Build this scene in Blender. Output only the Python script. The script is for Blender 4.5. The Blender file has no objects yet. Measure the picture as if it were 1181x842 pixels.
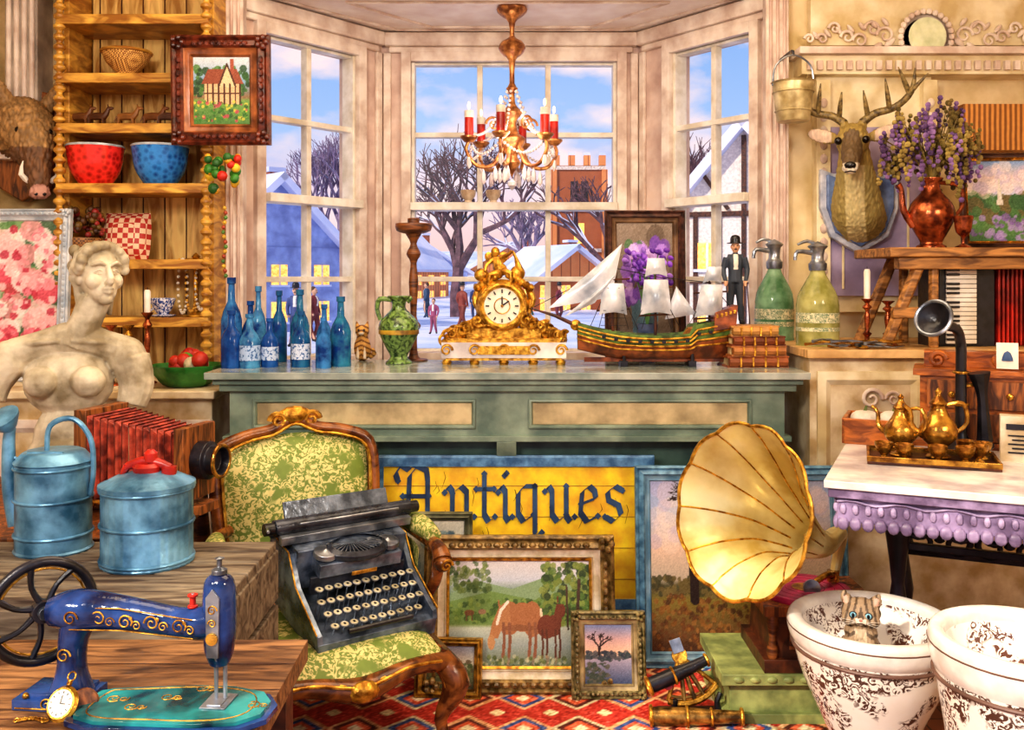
import bpy,bmesh,math,random
import numpy as np
from mathutils import Vector as V, Matrix, Euler, noise as mn
F=1100.;H=320.;CZ=1.35;CX=590.5
pi=math.pi;sin=math.sin;cos=math.cos
sc=bpy.context.scene
def P(px,py,d): return V(((px-CX)*d/F,d,CZ-(py-H)*d/F))
def on(px,py,z):
    d=(CZ-z)*F/(py-H); return V(((px-CX)*d/F,d,z)),d/F
def srgb(s):
    s=s.lstrip('#'); return [int(s[i:i+2],16)/255 for i in (0,2,4)]
def lin(x): return x/12.92 if x<=.04045 else ((x+.055)/1.055)**2.4
def hx(s): return [lin(x) for x in srgb(s)]
MC={}
def M(c,c2=None,r=.5,m=0,k='n',s=14,b=.15,st=(1,1,1),tr=0,th=.5,w=.03,em=0):
    key=str((c,c2,r,m,k,s,b,st,tr,th,w,em))
    if key in MC: return MC[key]
    mt=bpy.data.materials.new('mat_'+k+'_'+c.strip('#')); MC[key]=mt; mt.use_nodes=True
    nt=mt.node_tree; N=nt.nodes; L=nt.links; bs=N['Principled BSDF']
    bs.inputs['Roughness'].default_value=r; bs.inputs['Metallic'].default_value=m
    if tr: bs.inputs['Transmission Weight'].default_value=tr; bs.inputs['IOR'].default_value=1.3
    a=hx(c); bb=hx(c2) if c2 else [x*.62 for x in a]
    if k=='vc':
        at=N.new('ShaderNodeVertexColor'); at.layer_name='Col'; L.new(at.outputs[0],bs.inputs['Base Color'])
        return mt
    if k=='wg':
        g=N.new('ShaderNodeBsdfGlossy'); g.inputs['Roughness'].default_value=.35; t=N.new('ShaderNodeBsdfTransparent')
        mx=N.new('ShaderNodeMixShader'); mx.inputs[0].default_value=.008
        L.new(t.outputs[0],mx.inputs[1]);L.new(g.outputs[0],mx.inputs[2]);L.new(mx.outputs[0],N['Material Output'].inputs[0]); return mt
    tc=N.new('ShaderNodeTexCoord'); mp=N.new('ShaderNodeMapping'); mp.inputs['Scale'].default_value=st
    L.new(tc.outputs['Object'],mp.inputs[0])
    rp=N.new('ShaderNodeValToRGB'); e=rp.color_ramp.elements
    def noi(scale,det=5,dis=0):
        n=N.new('ShaderNodeTexNoise'); n.inputs['Scale'].default_value=scale; n.inputs['Detail'].default_value=det
        n.inputs['Distortion'].default_value=dis; L.new(mp.outputs[0],n.inputs['Vector']); return n
    if k in('n','w','b'):
        n=noi(s,6 if k!='b' else 3,1.2 if k=='w' else (.6 if k=='b' else 0)); src=n.outputs[0]
        lo,hi=(.38,.64) if k!='b' else (th-w,th+w)
    elif k=='fl':
        n=noi(s,2,.3);n3=noi(s*3.6,3,2.5);ra=N.new('ShaderNodeMapRange');ra.inputs[1].default_value=th-w;ra.inputs[2].default_value=th+w
        rb=N.new('ShaderNodeMapRange');rb.inputs[1].default_value=.47;rb.inputs[2].default_value=.53
        L.new(n.outputs[0],ra.inputs[0]);L.new(n3.outputs[0],rb.inputs[0]);mu=N.new('ShaderNodeMath');mu.operation='MULTIPLY';L.new(ra.outputs[0],mu.inputs[0]);L.new(rb.outputs[0],mu.inputs[1])
        iv=N.new('ShaderNodeMath');iv.operation='SUBTRACT';iv.inputs[0].default_value=1;L.new(mu.outputs[0],iv.inputs[1]);src=iv.outputs[0];lo,hi=0.,1.
    elif k=='v':
        n=N.new('ShaderNodeTexVoronoi'); n.inputs['Scale'].default_value=s; L.new(mp.outputs[0],n.inputs['Vector']); src=n.outputs['Distance']; lo,hi=th-w,th+w
    elif k=='wv':
        n=N.new('ShaderNodeTexWave'); n.inputs['Scale'].default_value=s; n.inputs['Distortion'].default_value=.5; L.new(mp.outputs[0],n.inputs['Vector']); src=n.outputs[1]; lo,hi=.3,.7
    elif k=='br':
        n=N.new('ShaderNodeTexBrick'); n.inputs['Scale'].default_value=s
        n.inputs['Color1'].default_value=a+[1]; n.inputs['Color2'].default_value=[(x*.6+y*.4) for x,y in zip(a,bb)]+[1]; n.inputs['Mortar'].default_value=bb+[1]
        n.inputs['Mortar Size'].default_value=w; L.new(mp.outputs[0],n.inputs['Vector'])
    elif k=='ck':
        n=N.new('ShaderNodeTexChecker'); n.inputs['Scale'].default_value=s; L.new(mp.outputs[0],n.inputs['Vector'])
        n.inputs[1].default_value=a+[1]; n.inputs[2].default_value=bb+[1]
    if k in('br','ck'): col=n.outputs[0]
    else:
        e[0].position=lo;e[1].position=hi;e[0].color=bb+[1];e[1].color=a+[1]
        L.new(src,rp.inputs[0]); col=rp.outputs[0]
    n2=noi(s*3.1,4); mx=N.new('ShaderNodeMix'); mx.data_type='RGBA'; mx.blend_type='OVERLAY'; mx.inputs[0].default_value=.25
    L.new(col,mx.inputs[6]); L.new(n2.outputs[0],mx.inputs[7]); L.new(mx.outputs[2],bs.inputs['Base Color'])
    if b:
        bp=N.new('ShaderNodeBump'); bp.inputs['Strength'].default_value=b; bp.inputs['Distance'].default_value=.01
        L.new(n2.outputs[0],bp.inputs['Height']); L.new(bp.outputs[0],bs.inputs['Normal'])
    if em:
        L.new(mx.outputs[2],bs.inputs['Emission Color']); bs.inputs['Emission Strength'].default_value=em
    return mt
VC=M('ffffff',k='vc',r=.6)
def cr(a,n,closed=False):
    a=np.array(a,float);N=len(a);out=[]
    for i in range(N if closed else N-1):
        if closed: p=[a[(i+q-1)%N] for q in range(4)]
        else: p=[a[max(i-1,0)],a[i],a[i+1],a[min(i+2,N-1)]]
        for j in range(n):
            t=j/n
            out.append(.5*((2*p[1])+(p[2]-p[0])*t+(2*p[0]-5*p[1]+4*p[2]-p[3])*t*t+(3*p[1]-p[0]-3*p[2]+p[3])*t**3))
    if not closed: out.append(a[-1])
    return np.array(out)
def TR(loc=(0,0,0),rot=(0,0,0),s=1):
    return Matrix.Translation(loc)@Euler([math.radians(x) for x in rot]).to_matrix().to_4x4()@Matrix.Scale(s,4)
class B:
    def __init__(s,name,u=1.): s.n=name;s.u=u;s.bm=bmesh.new();s.ms=[];s.T=Matrix()
    def raw(s,vs,fs,m,T=None):
        if m not in s.ms:s.ms.append(m)
        i=s.ms.index(m);X=s.T@T if T else s.T
        bv=[s.bm.verts.new(X@V(v)) for v in vs]
        for f in fs:
            try: fa=s.bm.faces.new([bv[q] for q in f])
            except Exception: continue
            fa.material_index=i;fa.smooth=True
        return s
    def box(s,c,z,m,rot=(0,0,0),tp=1):
        x,y,h=z[0]/2,z[1]/2,z[2]/2
        vs=[(-x,-y,-h),(x,-y,-h),(x,y,-h),(-x,y,-h),(-x*tp,-y*tp,h),(x*tp,-y*tp,h),(x*tp,y*tp,h),(-x*tp,y*tp,h)]
        return s.raw(vs,[(0,3,2,1),(4,5,6,7),(0,1,5,4),(1,2,6,5),(2,3,7,6),(3,0,4,7)],m,TR(c,rot))
    def bx(s,x0,x1,y0,y1,z0,z1,m): return s.box(((x0+x1)/2,(y0+y1)/2,(z0+z1)/2),(x1-x0,y1-y0,z1-z0),m)
    def lathe(s,pr,m,c=(0,0,0),rot=(0,0,0),seg=24,sx=1,sy=1,sm=0,fl=None):
        if sm: pr=cr(pr,sm)
        vs=[];fs=[]
        for r,z in pr:
            r=max(r,.001)
            for j in range(seg):
                a=2*pi*j/seg; q=r*(fl(a) if fl else 1)
                vs.append((q*cos(a)*sx,q*sin(a)*sy,z))
        for i in range(len(pr)-1):
            for j in range(seg):
                j2=(j+1)%seg; fs.append((i*seg+j,i*seg+j2,(i+1)*seg+j2,(i+1)*seg+j))
        return s.raw(vs,fs,m,TR(c,rot))
    def sph(s,c,r,m,rot=(0,0,0),seg=16,rg=10):
        if not hasattr(r,'__len__'): r=(r,r,r)
        vs=[];fs=[]
        for i in range(rg+1):
            t=pi*i/rg; q=max(sin(t),.0005)
            for j in range(seg):
                a=2*pi*j/seg; vs.append((r[0]*q*cos(a),r[1]*q*sin(a),r[2]*cos(t)))
        for i in range(rg):
            for j in range(seg):
                j2=(j+1)%seg; fs.append((i*seg+j,(i+1)*seg+j,(i+1)*seg+j2,i*seg+j2))
        return s.raw(vs,fs,m,TR(c,rot))
    def tube(s,pts,r,m,seg=8,sm=0,closed=False,fl=None,cap=True,T=None):
        n=len(pts); r=list(r) if hasattr(r,'__len__') else [r]*n
        a=np.c_[np.array([tuple(p) for p in pts],float),r]
        if sm: a=cr(a,sm,closed)
        p=[V(q[:3]) for q in a]; n=len(p); up=None; vs=[];fs=[]
        for i in range(n):
            t=(p[(i+1)%n]-p[i-1]) if closed or 0<i<n-1 else (p[1]-p[0] if i==0 else p[-1]-p[-2])
            if t.length<1e-9: t=V((0,0,1))
            t.normalize()
            if up is None: up=V((0,0,1)) if abs(t.z)<.9 else V((1,0,0))
            up=(up-t*up.dot(t)); up.normalize(); sd=t.cross(up)
            for j in range(seg):
                g=2*pi*j/seg; q=a[i][3]*(fl(g) if fl else 1)
                vs.append(p[i]+(up*cos(g)+sd*sin(g))*q)
        for i in range(n if closed else n-1):
            i2=(i+1)%n
            for j in range(seg):
                j2=(j+1)%seg; fs.append((i*seg+j,i*seg+j2,i2*seg+j2,i2*seg+j))
        if cap and not closed: fs+= [tuple(range(seg))[::-1],tuple((n-1)*seg+j for j in range(seg))]
        return s.raw(vs,fs,m,T)
    def ring(s,c,R,r,m,rot=(0,0,0),seg=28,sg=8,sx=1,sy=1):
        return s.tube([(R*cos(2*pi*i/seg)*sx,R*sin(2*pi*i/seg)*sy,0) for i in range(seg)],r,m,seg=sg,closed=True,T=TR(c,rot))
    def ext(s,po,y0,y1,m,c=(0,0,0),rot=(0,0,0)):
        n=len(po); vs=[(x,y0,z) for x,z in po]+[(x,y1,z) for x,z in po]
        fs=[tuple(range(n)),tuple(range(2*n-1,n-1,-1))]+[(i,(i+1)%n,n+(i+1)%n,n+i) for i in range(n)]
        return s.raw(vs,fs,m,TR(c,rot))
    def surf(s,fn,nu,nv,m,cu=False):
        vs=[fn(i/nu,j/nv) for j in range(nv+1) for i in range(nu+1)]; w=nu+1
        return s.raw(vs,[(j*w+i,j*w+i+1,(j+1)*w+i+1,(j+1)*w+i) for j in range(nv) for i in range(nu)],m)
    def rect(s,w,h,pr,m):
        vs=[]
        for i,y in pr: vs+=[(-w/2+i,y,i),(w/2-i,y,i),(w/2-i,y,h-i),(-w/2+i,y,h-i)]
        return s.raw(vs,[(q*4+j,q*4+(j+1)%4,q*4+4+(j+1)%4,q*4+4+j) for q in range(len(pr)-1) for j in range(4)],m)
    def scroll(s,c,R,m,r=1.5,turn=1.5,rot=(0,0,0),fx=1):
        n=int(14*turn); T=TR(c,rot)
        return s.tube([(fx*R*(1-i/n*.85)*cos(2*pi*turn*i/n),0,R*(1-i/n*.85)*sin(2*pi*turn*i/n)) for i in range(n)],[r*(1.1-.5*i/n) for i in range(n)],m,seg=6,T=T)
    def done(s,loc=(0,0,0),rot=(0,0,0),par=None,bev=0,rem=0,smo=0,cf=None,ang=38,fur=0):
        for v in s.bm.verts: v.co*=s.u
        if not rem: bmesh.ops.recalc_face_normals(s.bm,faces=s.bm.faces[:])
        me=bpy.data.meshes.new(s.n); s.bm.to_mesh(me); s.bm.free()
        for m in s.ms: me.materials.append(m)
        o=bpy.data.objects.new(s.n,me); sc.collection.objects.link(o)
        if rem:
            md=o.modifiers.new('r','REMESH'); md.mode='VOXEL'; md.voxel_size=rem*s.u
            if smo: q=o.modifiers.new('s','SMOOTH'); q.iterations=smo; q.factor=.5
            dg=bpy.context.evaluated_depsgraph_get(); dg.update(); m2=bpy.data.meshes.new_from_object(o.evaluated_get(dg))
            o.modifiers.clear(); o.data=m2; me=m2; me.materials.clear()
            if fur:
                nn=[v.normal.copy() for v in me.vertices]
                for v,nr in zip(me.vertices,nn): v.co+=nr*fur*s.u*mn.noise(V((v.co.x/s.u*.5,v.co.y/s.u*.35,v.co.z/s.u*.18)))
            if cf:
                me.materials.append(VC); at=me.color_attributes.new('Col','FLOAT_COLOR','POINT')
                arr=np.ones((len(me.vertices),4),np.float32)
                for i,v in enumerate(me.vertices): arr[i,:3]=cf(v.co/s.u)
                at.data.foreach_set('color',arr.ravel())
            else: me.materials.append(s.ms[0])
            me.polygons.foreach_set('use_smooth',[True]*len(me.polygons))
        else:
            me.set_sharp_from_angle(angle=math.radians(ang))
            if bev:
                q=o.modifiers.new('b','BEVEL'); q.width=bev*s.u; q.segments=2; q.limit_method='ANGLE'; q.angle_limit=math.radians(45)
        o.location=loc; o.rotation_euler=[math.radians(x) for x in rot]
        if par: o.parent=par
        return o
def emp(name,loc=(0,0,0),rot=(0,0,0)):
    o=bpy.data.objects.new(name,None); sc.collection.objects.link(o); o.location=loc; o.empty_display_size=.05
    o.rotation_euler=[math.radians(x) for x in rot]; return o
class C:
    def __init__(s,w,h,stops):
        s.w,s.h=w,h; s.Y,s.X=np.mgrid[0:h,0:w].astype(float); s.X/=w-1; s.Y/=h-1; s.asp=w/h
        ys=[p[0] for p in stops]; cs=[srgb(p[1]) for p in stops]
        s.a=np.stack([np.interp(s.Y,ys,[c[i] for c in cs]) for i in range(3)],-1); s.R=np.random.RandomState(5)
    def k(s,mk,c,al=1):
        s.a[mk]=s.a[mk]*(1-al)+np.array(srgb(c))*al; return s
    def e(s,x,y,rx,ry,c,al=1): return s.k(((s.X-x)/rx)**2+((s.Y-y)/ry)**2<1,c,al)
    def p(s,po,c,al=1):
        mk=np.zeros_like(s.X,bool); n=len(po)
        for i in range(n):
            x1,y1=po[i];x2,y2=po[(i+1)%n]
            if y1==y2: continue
            mk^=((s.Y>=min(y1,y2))&(s.Y<max(y1,y2))&(s.X<x1+(s.Y-y1)*(x2-x1)/(y2-y1)))
        return s.k(mk,c,al)
    def l(s,po,w,c,al=1):
        for (x1,y1),(x2,y2) in zip(po,po[1:]):
            dx,dy=(x2-x1)*s.asp,y2-y1; t=np.clip((((s.X-x1)*s.asp)*dx+(s.Y-y1)*dy)/(dx*dx+dy*dy+1e-9),0,1)
            s.k(((s.X-x1)*s.asp-t*dx)**2+(s.Y-y1-t*dy)**2<w*w,c,al)
        return s
    def d(s,n,x0,x1,y0,y1,r,cols,al=.8):
        for i in range(n):
            q=r*s.R.uniform(.5,1.3); s.e(s.R.uniform(x0,x1),s.R.uniform(y0,y1),q/s.asp,q,cols[s.R.randint(len(cols))],al)
        return s
    def g(s,amp=.05):
        s.a+=s.R.normal(0,amp,(s.h,s.w,1)); s.a=np.clip(s.a,0,1); return s
    def mesh(s,name,W,Hh,par=None,loc=(0,0,0),rot=(0,0,0),flat=False):
        w,h=s.w,s.h; me=bpy.data.meshes.new(name); X=(s.X-.5)*W; Y=s.Y*Hh
        z=np.zeros_like(X); co=np.stack([X,Y,z] if flat else [X,z,Y],-1).reshape(-1,3)
        idx=np.arange(w*h).reshape(h,w); q=np.stack([idx[:-1,:-1],idx[:-1,1:],idx[1:,1:],idx[1:,:-1]],-1).reshape(-1,4)
        me.from_pydata(co.tolist(),[],q.tolist()); at=me.color_attributes.new('Col','FLOAT_COLOR','POINT')
        a=np.clip(s.a,0,1); l=np.where(a<=.04045,a/12.92,((a+.055)/1.055)**2.4); at.data.foreach_set('color',np.concatenate([l,np.ones((h,w,1))],-1).astype(np.float32).ravel())
        me.materials.append(VC); o=bpy.data.objects.new(name,me); sc.collection.objects.link(o)
        o.location=loc; o.rotation_euler=[math.radians(x) for x in rot]
        if par:o.parent=par
        return o
def picture(name,loc,w,h,bw,mat,cv,lean=-6,rz=0,mat2=None,orn=False,th=.03):
    e=emp(name,loc,(lean,0,rz)); b=B('frame')
    b.rect(w,h,[(0,0),(0,-th*.8),(bw*.12,-th),(bw*.25,-th*.75),(bw*.5,-th*1.05),(bw*.6,-th*.8)],mat)
    b.rect(w,h,[(bw*.6,-th*.8),(bw*.68,-th*.6),(bw*.85,-th*.5),(bw*.9,-th*.6),(bw,-th*.3),(bw,0)],mat2 or mat)
    b.bx(-w/2+.001,w/2-.001,-.004,0.002,.001,h-.001,mat)
    if orn:
        for sx in(-1,1):
            for z in(bw*.35,h-bw*.35):
                for q in range(5):b.sph((sx*(w/2-bw*.35)+bw*.22*cos(q*1.26),-th,z+bw*.22*sin(q*1.26)),(bw*.16,th*.35,bw*.16),mat,seg=7,rg=5)
        n=int(w/bw*2)
        for i in range(n):
            for z in(bw*.4,h-bw*.4): b.sph((-w/2+bw+(w-2*bw)*(i+.5)/n,-th*.95,z),(bw*.17,th*.25,bw*.13),mat,seg=6,rg=4)
        n=int(h/bw*2)
        for i in range(n):
            for x in(-w/2+bw*.4,w/2-bw*.4): b.sph((x,-th*.95,bw+(h-2*bw)*(i+.5)/n),(bw*.13,th*.25,bw*.17),mat,seg=6,rg=4)
    b.done(par=e); cv.mesh('painting',w-2*bw,h-2*bw,e,(0,-th*.3,bw)); return e

# ---------------- materials
GOLD=M('f0b848','8a5a14',r=.28,m=.7,s=40,b=.3); BRASS=M('dca848','7a4d18',r=.25,m=.75,s=30); COP=M('c86c40','5e2a16',r=.22,m=.75,s=25)
CREAM=M('e8d8b6','bc9f6e',r=.7,s=9); PINKW=M('e8d2c4','bfa296',r=.75,s=5); TRIM=M('f2e6d8','c8b0a0',r=.5,s=8)
WOOD=M('8a5226','43220f',r=.45,k='w',s=9,st=(1,1,6)); WOODX=M('a8642e','4e2a12',r=.45,k='w',s=9,st=(5,5,1.0)); DWOOD=M('5e3018','2a120a',r=.4,k='w',s=12)
BLACK=M('23222a','0e0e12',r=.3,s=20); WHITE=M('f6f0e4','d6ccb8',r=.5,s=10); STEEL=M('b0b6be','5c626a',r=.28,m=.75)
RED=M('c82a1c','74140e',r=.35); MARB=M('f2ece4','b8aeb0',r=.2,k='n',s=7)
# ---------------- room
b=B('floor');b.bx(-2.5,2.5,-.6,4.2,-.06,0,M('8a4a2a','4a2614',k='br',s=3,w=.01,r=.5));b.ext([(-1.22,-.06),(1.16,-.06),(1.16,0),(-1.22,0)],4.2,4.9,WOOD);b.done()
b=B('ceiling');b.bx(-2.5,2.5,.2,4.3,2.9,2.98,CREAM);b.done()
b=B('wall_left');b.bx(-2.6,-2.5,.2,4.3,0,2.9,CREAM);b.done()
b=B('wall_right');b.bx(2.5,2.6,.2,4.3,0,2.9,CREAM);b.done()
PLK=M('ecc878','a07028',k='w',s=5,st=(4,1,.7),r=.55)
b=B('wall_back_left');b.bx(-2.5,-1.224,4.2,4.3,0,2.9,M('d4bc8c','98804f',s=6));b.done()
b=B('wall_back_right');b.bx(1.163,2.5,4.2,4.3,0,2.9,M('eedcb4','c6ae78',s=4,r=.6));b.done()
b=B('wall_bay_header');b.bx(-1.224,1.163,4.2,4.3,2.606,2.9,PINKW);b.done()
CEI=M('faf2e8','e8d8cc',s=5)
b=B('ceiling_bay');b.raw([(-1.3,4.2,2.606),(1.25,4.2,2.606),(.72,5.02,2.606),(-.74,5.02,2.606),(-1.3,4.2,2.68),(1.25,4.2,2.68),(.72,5.02,2.68),(-.74,5.02,2.68)],[(0,1,2,3),(4,5,6,7),(0,1,5,4),(1,2,6,5),(2,3,7,6),(3,0,4,7)],CEI);b.done()
b=B('trim_8')
for f in(.86,.6):
    q=[(-1.224*f-.02,4.22+.3*(1-f)),(1.163*f+.02,4.22+.3*(1-f)),(.657*f,4.85-.2*(1-f)),(-.67*f,4.85-.2*(1-f))]
    b.tube([(x,y,2.603) for x,y in q],.008,TRIM,seg=6,closed=True)
b.done()
GL=M('ffffff',k='wg')
def panel(i,nm,A,Q,t0,t1,nc):
    A=V(A);Q=V(Q);L=(Q-A).length;ang=math.degrees(math.atan2(Q.y-A.y,Q.x-A.x)); x0,x1=L*t0,L*t1; z0,z1=.97,2.455
    b=B('wall_bay_'+nm)
    for a in((0,x0,0,2.606),(x1,L,0,2.606),(x0,x1,0,z0),(x0,x1,z1,2.606)): b.bx(a[0],a[1],0,.12,a[2],a[3],PINKW)
    b.done((A.x,A.y,0),(0,0,ang))
    b=B('trim_%d'%i);b.bx(.02,L-.02,-.05,0,2.53,2.6,TRIM);b.bx(.04,L-.04,-.03,0,2.5,2.53,TRIM);b.bx(.01,L-.01,-.02,0,0,.9,TRIM)
    for x in(.03,L-.03):b.bx(x-.02,x+.02,-.02,0,.9,2.5,TRIM)
    b.done((A.x,A.y,0),(0,0,ang),bev=.006)
    b=B('window_%d'%i)
    for a in((x0-.05,x0,z0-.03,z1+.05),(x1,x1+.05,z0-.03,z1+.05),(x0,x1,z1,z1+.05)): b.bx(a[0],a[1],-.03,.1,a[2],a[3],TRIM)
    b.bx(x0-.07,x1+.07,-.09,.1,z0-.04,z0,TRIM)
    for q in((x0,x0+.018),(x1-.018,x1)): b.bx(q[0],q[1],.0,.08,z0,z1,WHITE)
    for j in range(1,nc): xm=x0+(x1-x0)*j/nc; b.bx(xm-.014,xm+.014,.015,.06,z0,z1,WHITE)
    for j in range(5):
        zz=z0+(z1-z0)*j/4; h=.02 if j in(2,) else .013; b.bx(x0,x1,.01 if j!=2 else -.06,.065,zz-h,zz+h,WHITE)
    b.bx(x0,x1,.035,.04,z0,z1,GL); b.done((A.x,A.y,0),(0,0,ang),bev=.003)
panel(1,'left',(-1.224,4.2),(-.67,4.9),.17,.8,2);panel(2,'center',(-.67,4.9),(.657,4.9),.115,.91,3);panel(3,'right',(.657,4.9),(1.163,4.2),.27,.85,2)
for n,x in(('trim_4',-1.215),('trim_5',1.15)):
    b=B(n);b.bx(x-.05,x+.05,4.13,4.19,.0,2.9,TRIM)
    for q in(-.03,0,.03): b.tube([(x+q,4.128,.95),(x+q,4.128,2.7)],.009,PINKW,seg=6)
    b.done(bev=.005)
b=B('trim_6');LAV=M('b4a6c4','887a9c',s=5,r=.6);YEL=M('f4e8c6','ccb684',s=6)
b.bx(1.32,1.82,4.14,4.2,1.2,2.22,YEL);b.bx(1.37,1.77,4.12,4.14,1.27,2.0,LAV)
for x in(1.43,1.71):b.tube([(x,4.118,1.3),(x,4.118,1.97)],.006,YEL,seg=6)
for x in(1.34,1.80):b.bx(x-.03,x+.03,4.1,4.14,1.1,2.2,YEL)
for i in range(16):b.sph((1.34,4.098,1.2+i*.06),(.018,.008,.022),TRIM,seg=7,rg=5);b.sph((1.80,4.098,1.2+i*.06),(.018,.008,.022),TRIM,seg=7,rg=5)
b.bx(1.24,2.5,4.08,4.2,2.22,2.3,YEL);b.bx(1.22,2.5,4.04,4.2,2.30,2.33,TRIM)
for i in range(30):b.bx(1.26+i*.042,1.283+i*.042,4.06,4.08,2.235,2.275,TRIM)
b.bx(1.3,2.45,4.15,4.2,2.36,2.75,YEL)
for i in range(26): a=2*pi*i/26; b.sph((1.79+.11*cos(a),4.12,2.39+.11*sin(a)),(.014,.012,.014),TRIM,seg=6,rg=5)
b.lathe([(0,0),(.088,.0),(.1,.012),(.1,.03)],TRIM,c=(1.79,4.15,2.39),rot=(90,0,0),seg=28);b.lathe([(0,.03),(.082,.031)],M('e8ecc8','c8d0a8',r=.25),c=(1.79,4.14,2.39),rot=(90,0,0))
for sx in(-1,1):
    for q in range(7):
        b.scroll((1.79+sx*(.17+.055*q),4.135,2.40+.03*sin(q*2)),.04-.003*q,TRIM,r=.007,turn=1.3,fx=sx);b.sph((1.79+sx*(.15+.055*q),4.14,2.37-.02*q),(.03,.01,.014),TRIM,rot=(0,sx*40,0),seg=8,rg=5);b.sph((1.79+sx*(.17+.05*q),4.14,2.46-.01*q),(.024,.01,.01),TRIM,rot=(0,-sx*50,0),seg=8,rg=5)
b.bx(1.95,2.45,4.12,4.2,1.9,2.1,M('d8964a','8a5420',k='wv',s=14));b.done(bev=.004)
b=B('trim_7');b.bx(-2.16,-2.02,4.06,4.2,1.9,2.9,M('cdbfae','8f8376',s=6))
for q in range(4):b.tube([(-2.14+q*.033,4.055,1.95),(-2.14+q*.033,4.055,2.88)],.012,TRIM,seg=6)
b.bx(-2.18,-2.0,4.03,4.2,1.85,1.92,TRIM);b.done(bev=.004)
# ---------------- outdoors
SNOW=M('eeeefc','c2d0f0',r=.7,s=.4,b=.1); GZ=-.6
b=B('snowy_ground');b.surf(lambda u,v:(-60+120*u,5.6+v*v*130,GZ+mn.noise(V((u*9,v*9,0)))*.25*min(1,v*5)+max(0,v-.55)**2*28),48,40,SNOW);b.done()
def tree(name,px,d,h,seed,mt,dep=6,sp=.55,tw=.045,up=.6,l0=.24):
    R=random.Random(seed);b=B(name)
    def br(p,dr,l,r,k):
        mid=p+dr*l*.5+V((R.uniform(-.06,.06),R.uniform(-.06,.06),0))*l; q=p+dr*l
        b.tube([p,mid,q],[r,r*.85,r*.68],mt,seg=5,cap=False)
        if 2<=k<=3: b.tube([p+V((0,0,r*.9)),mid+V((0,0,r*.8)),q+V((0,0,r*.6))],[r*.6,r*.55,r*.4],SNOW,seg=4,cap=False)
        if k==0:return
        for i in range(3 if k>2 else 2+(k>1)):
            nd=(dr+V((R.uniform(-1,1),R.uniform(-.6,.6),R.uniform(-.35,up)))*sp*1.5).normalized(); br(p+dr*l*R.uniform(.7,1),nd,l*R.uniform(.68,.86),r*.62,k-1)
    g=P(px,0,d); br(V((0,0,0)),V((0.02,0,1)),h*l0,h*tw,dep); b.done((g.x,g.y,GZ))
BARK=M('7a5860','46303a',s=3,r=.8);BK2=M('9a86a0','6a5874',s=3)
tree('bare_oak_tree',527,44,10.0,3,BARK,6,.68,.038,.8,.24);tree('bare_oak_tree',705,60,12,8,BARK,5,.6,.035,.8);tree('bare_oak_tree',795,40,10.5,12,BARK,6,.5,.03,.8);tree('bare_oak_tree',397,52,12,21,BK2,6,.5,.03,.9);tree('bare_oak_tree',612,85,12,31,BK2,5)
WIN=M('ffd070','f0a040',em=1.0)
def house(name,px,d,w,dp,h,rh,wall,rot=0,timb=False,chim=True):
    g=P(px,0,d);b=B(name);b.bx(-w/2,w/2,0,dp,0,h,wall);b.ext([(-w/2,h),(w/2,h),(0,h+rh)],.05,dp-.05,wall)
    for sx in(-1,1):
        an=math.degrees(math.atan2(rh,w/2));L=math.hypot(rh,w/2)*1.15
        b.box((sx*w*.27,dp/2-.1,h+rh*.46+.12),(L,dp+.6,.24),SNOW,rot=(0,sx*an,0))
    for i in range(max(2,int(w/1.3))):
        for z in(.25,.68):
            x=-w/2+w*(i+.5)/max(2,int(w/1.3)); b.bx(x-.3,x+.3,-.04,.02,h*z-.35,h*z+.35,WIN);b.bx(x-.03,x+.03,-.06,0,h*z-.35,h*z+.35,WHITE);b.bx(x-.36,x+.36,-.1,0,h*z-.42,h*z-.35,SNOW)
            y=dp*(i+.5)/max(2,int(w/1.3))
            for sx in(-1,1):b.bx(sx*w/2-.04,sx*w/2+.04,y-.3,y+.3,h*z-.35,h*z+.35,WIN);b.bx(sx*w/2-.06,sx*w/2+.06,y-.03,y+.03,h*z-.35,h*z+.35,WHITE)
    if timb:
        for i in range(7): x=-w/2+w*i/6;b.bx(x-.06,x+.06,-.05,.02,0,h,DWOOD)
        for z in(.02,.5,.98):b.bx(-w/2,w/2,-.06,.02,h*z-.07,h*z+.07,DWOOD)
        b.box((0,0,h+rh*.45),(.12,.1,rh*.9),DWOOD)
        for sx in(-1,1):b.box((sx*w*.2,0,h+rh*.25),(.1,.1,rh*.55),DWOOD,rot=(0,sx*35,0))
    if chim: b.bx(w*.18,w*.18+.6,dp*.4,dp*.4+.6,h+rh*.3,h+rh*1.25,M('c86a44','7e3a24'));b.bx(w*.18-.05,w*.18+.65,dp*.4-.05,dp*.4+.65,h+rh*1.25,h+rh*1.33,SNOW)
    b.done((g.x,g.y,GZ),(0,0,rot))
BL=M('a2b6e6','7888bc',s=1.5);OR=M('f09a58','a85c34',k='br',s=.8,w=.03)
house('snowy_cottage',322,33,5.0,6,3.0,2.3,BL,42);house('snowy_cottage',420,66,6,6,2.6,2.6,OR,-30);house('timbered_house',858,25,3.8,5,3.7,2.2,M('f4e6d6','d8c8bc'),-22,True);house('snowy_cottage',664,55,5.5,6,1.7,1.9,OR,28);house('snowy_cottage',482,80,9,8,2.4,2.6,BL,25);house('snowy_cottage',806,46,5,6,3,2.2,OR,-14);house('snowy_cottage',590,95,9,8,2.6,2.6,OR,8)
b=B('church_tower');b.bx(-1.7,1.7,0,3,0,9.2,OR)
for i in range(4):b.bx(-1.8+i*1.06,-1.35+i*1.06,-.1,.5,9.2,9.9,OR);b.bx(-1.8+i*1.06,-1.35+i*1.06,-.1,.5,9.9,10.1,SNOW)
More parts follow.
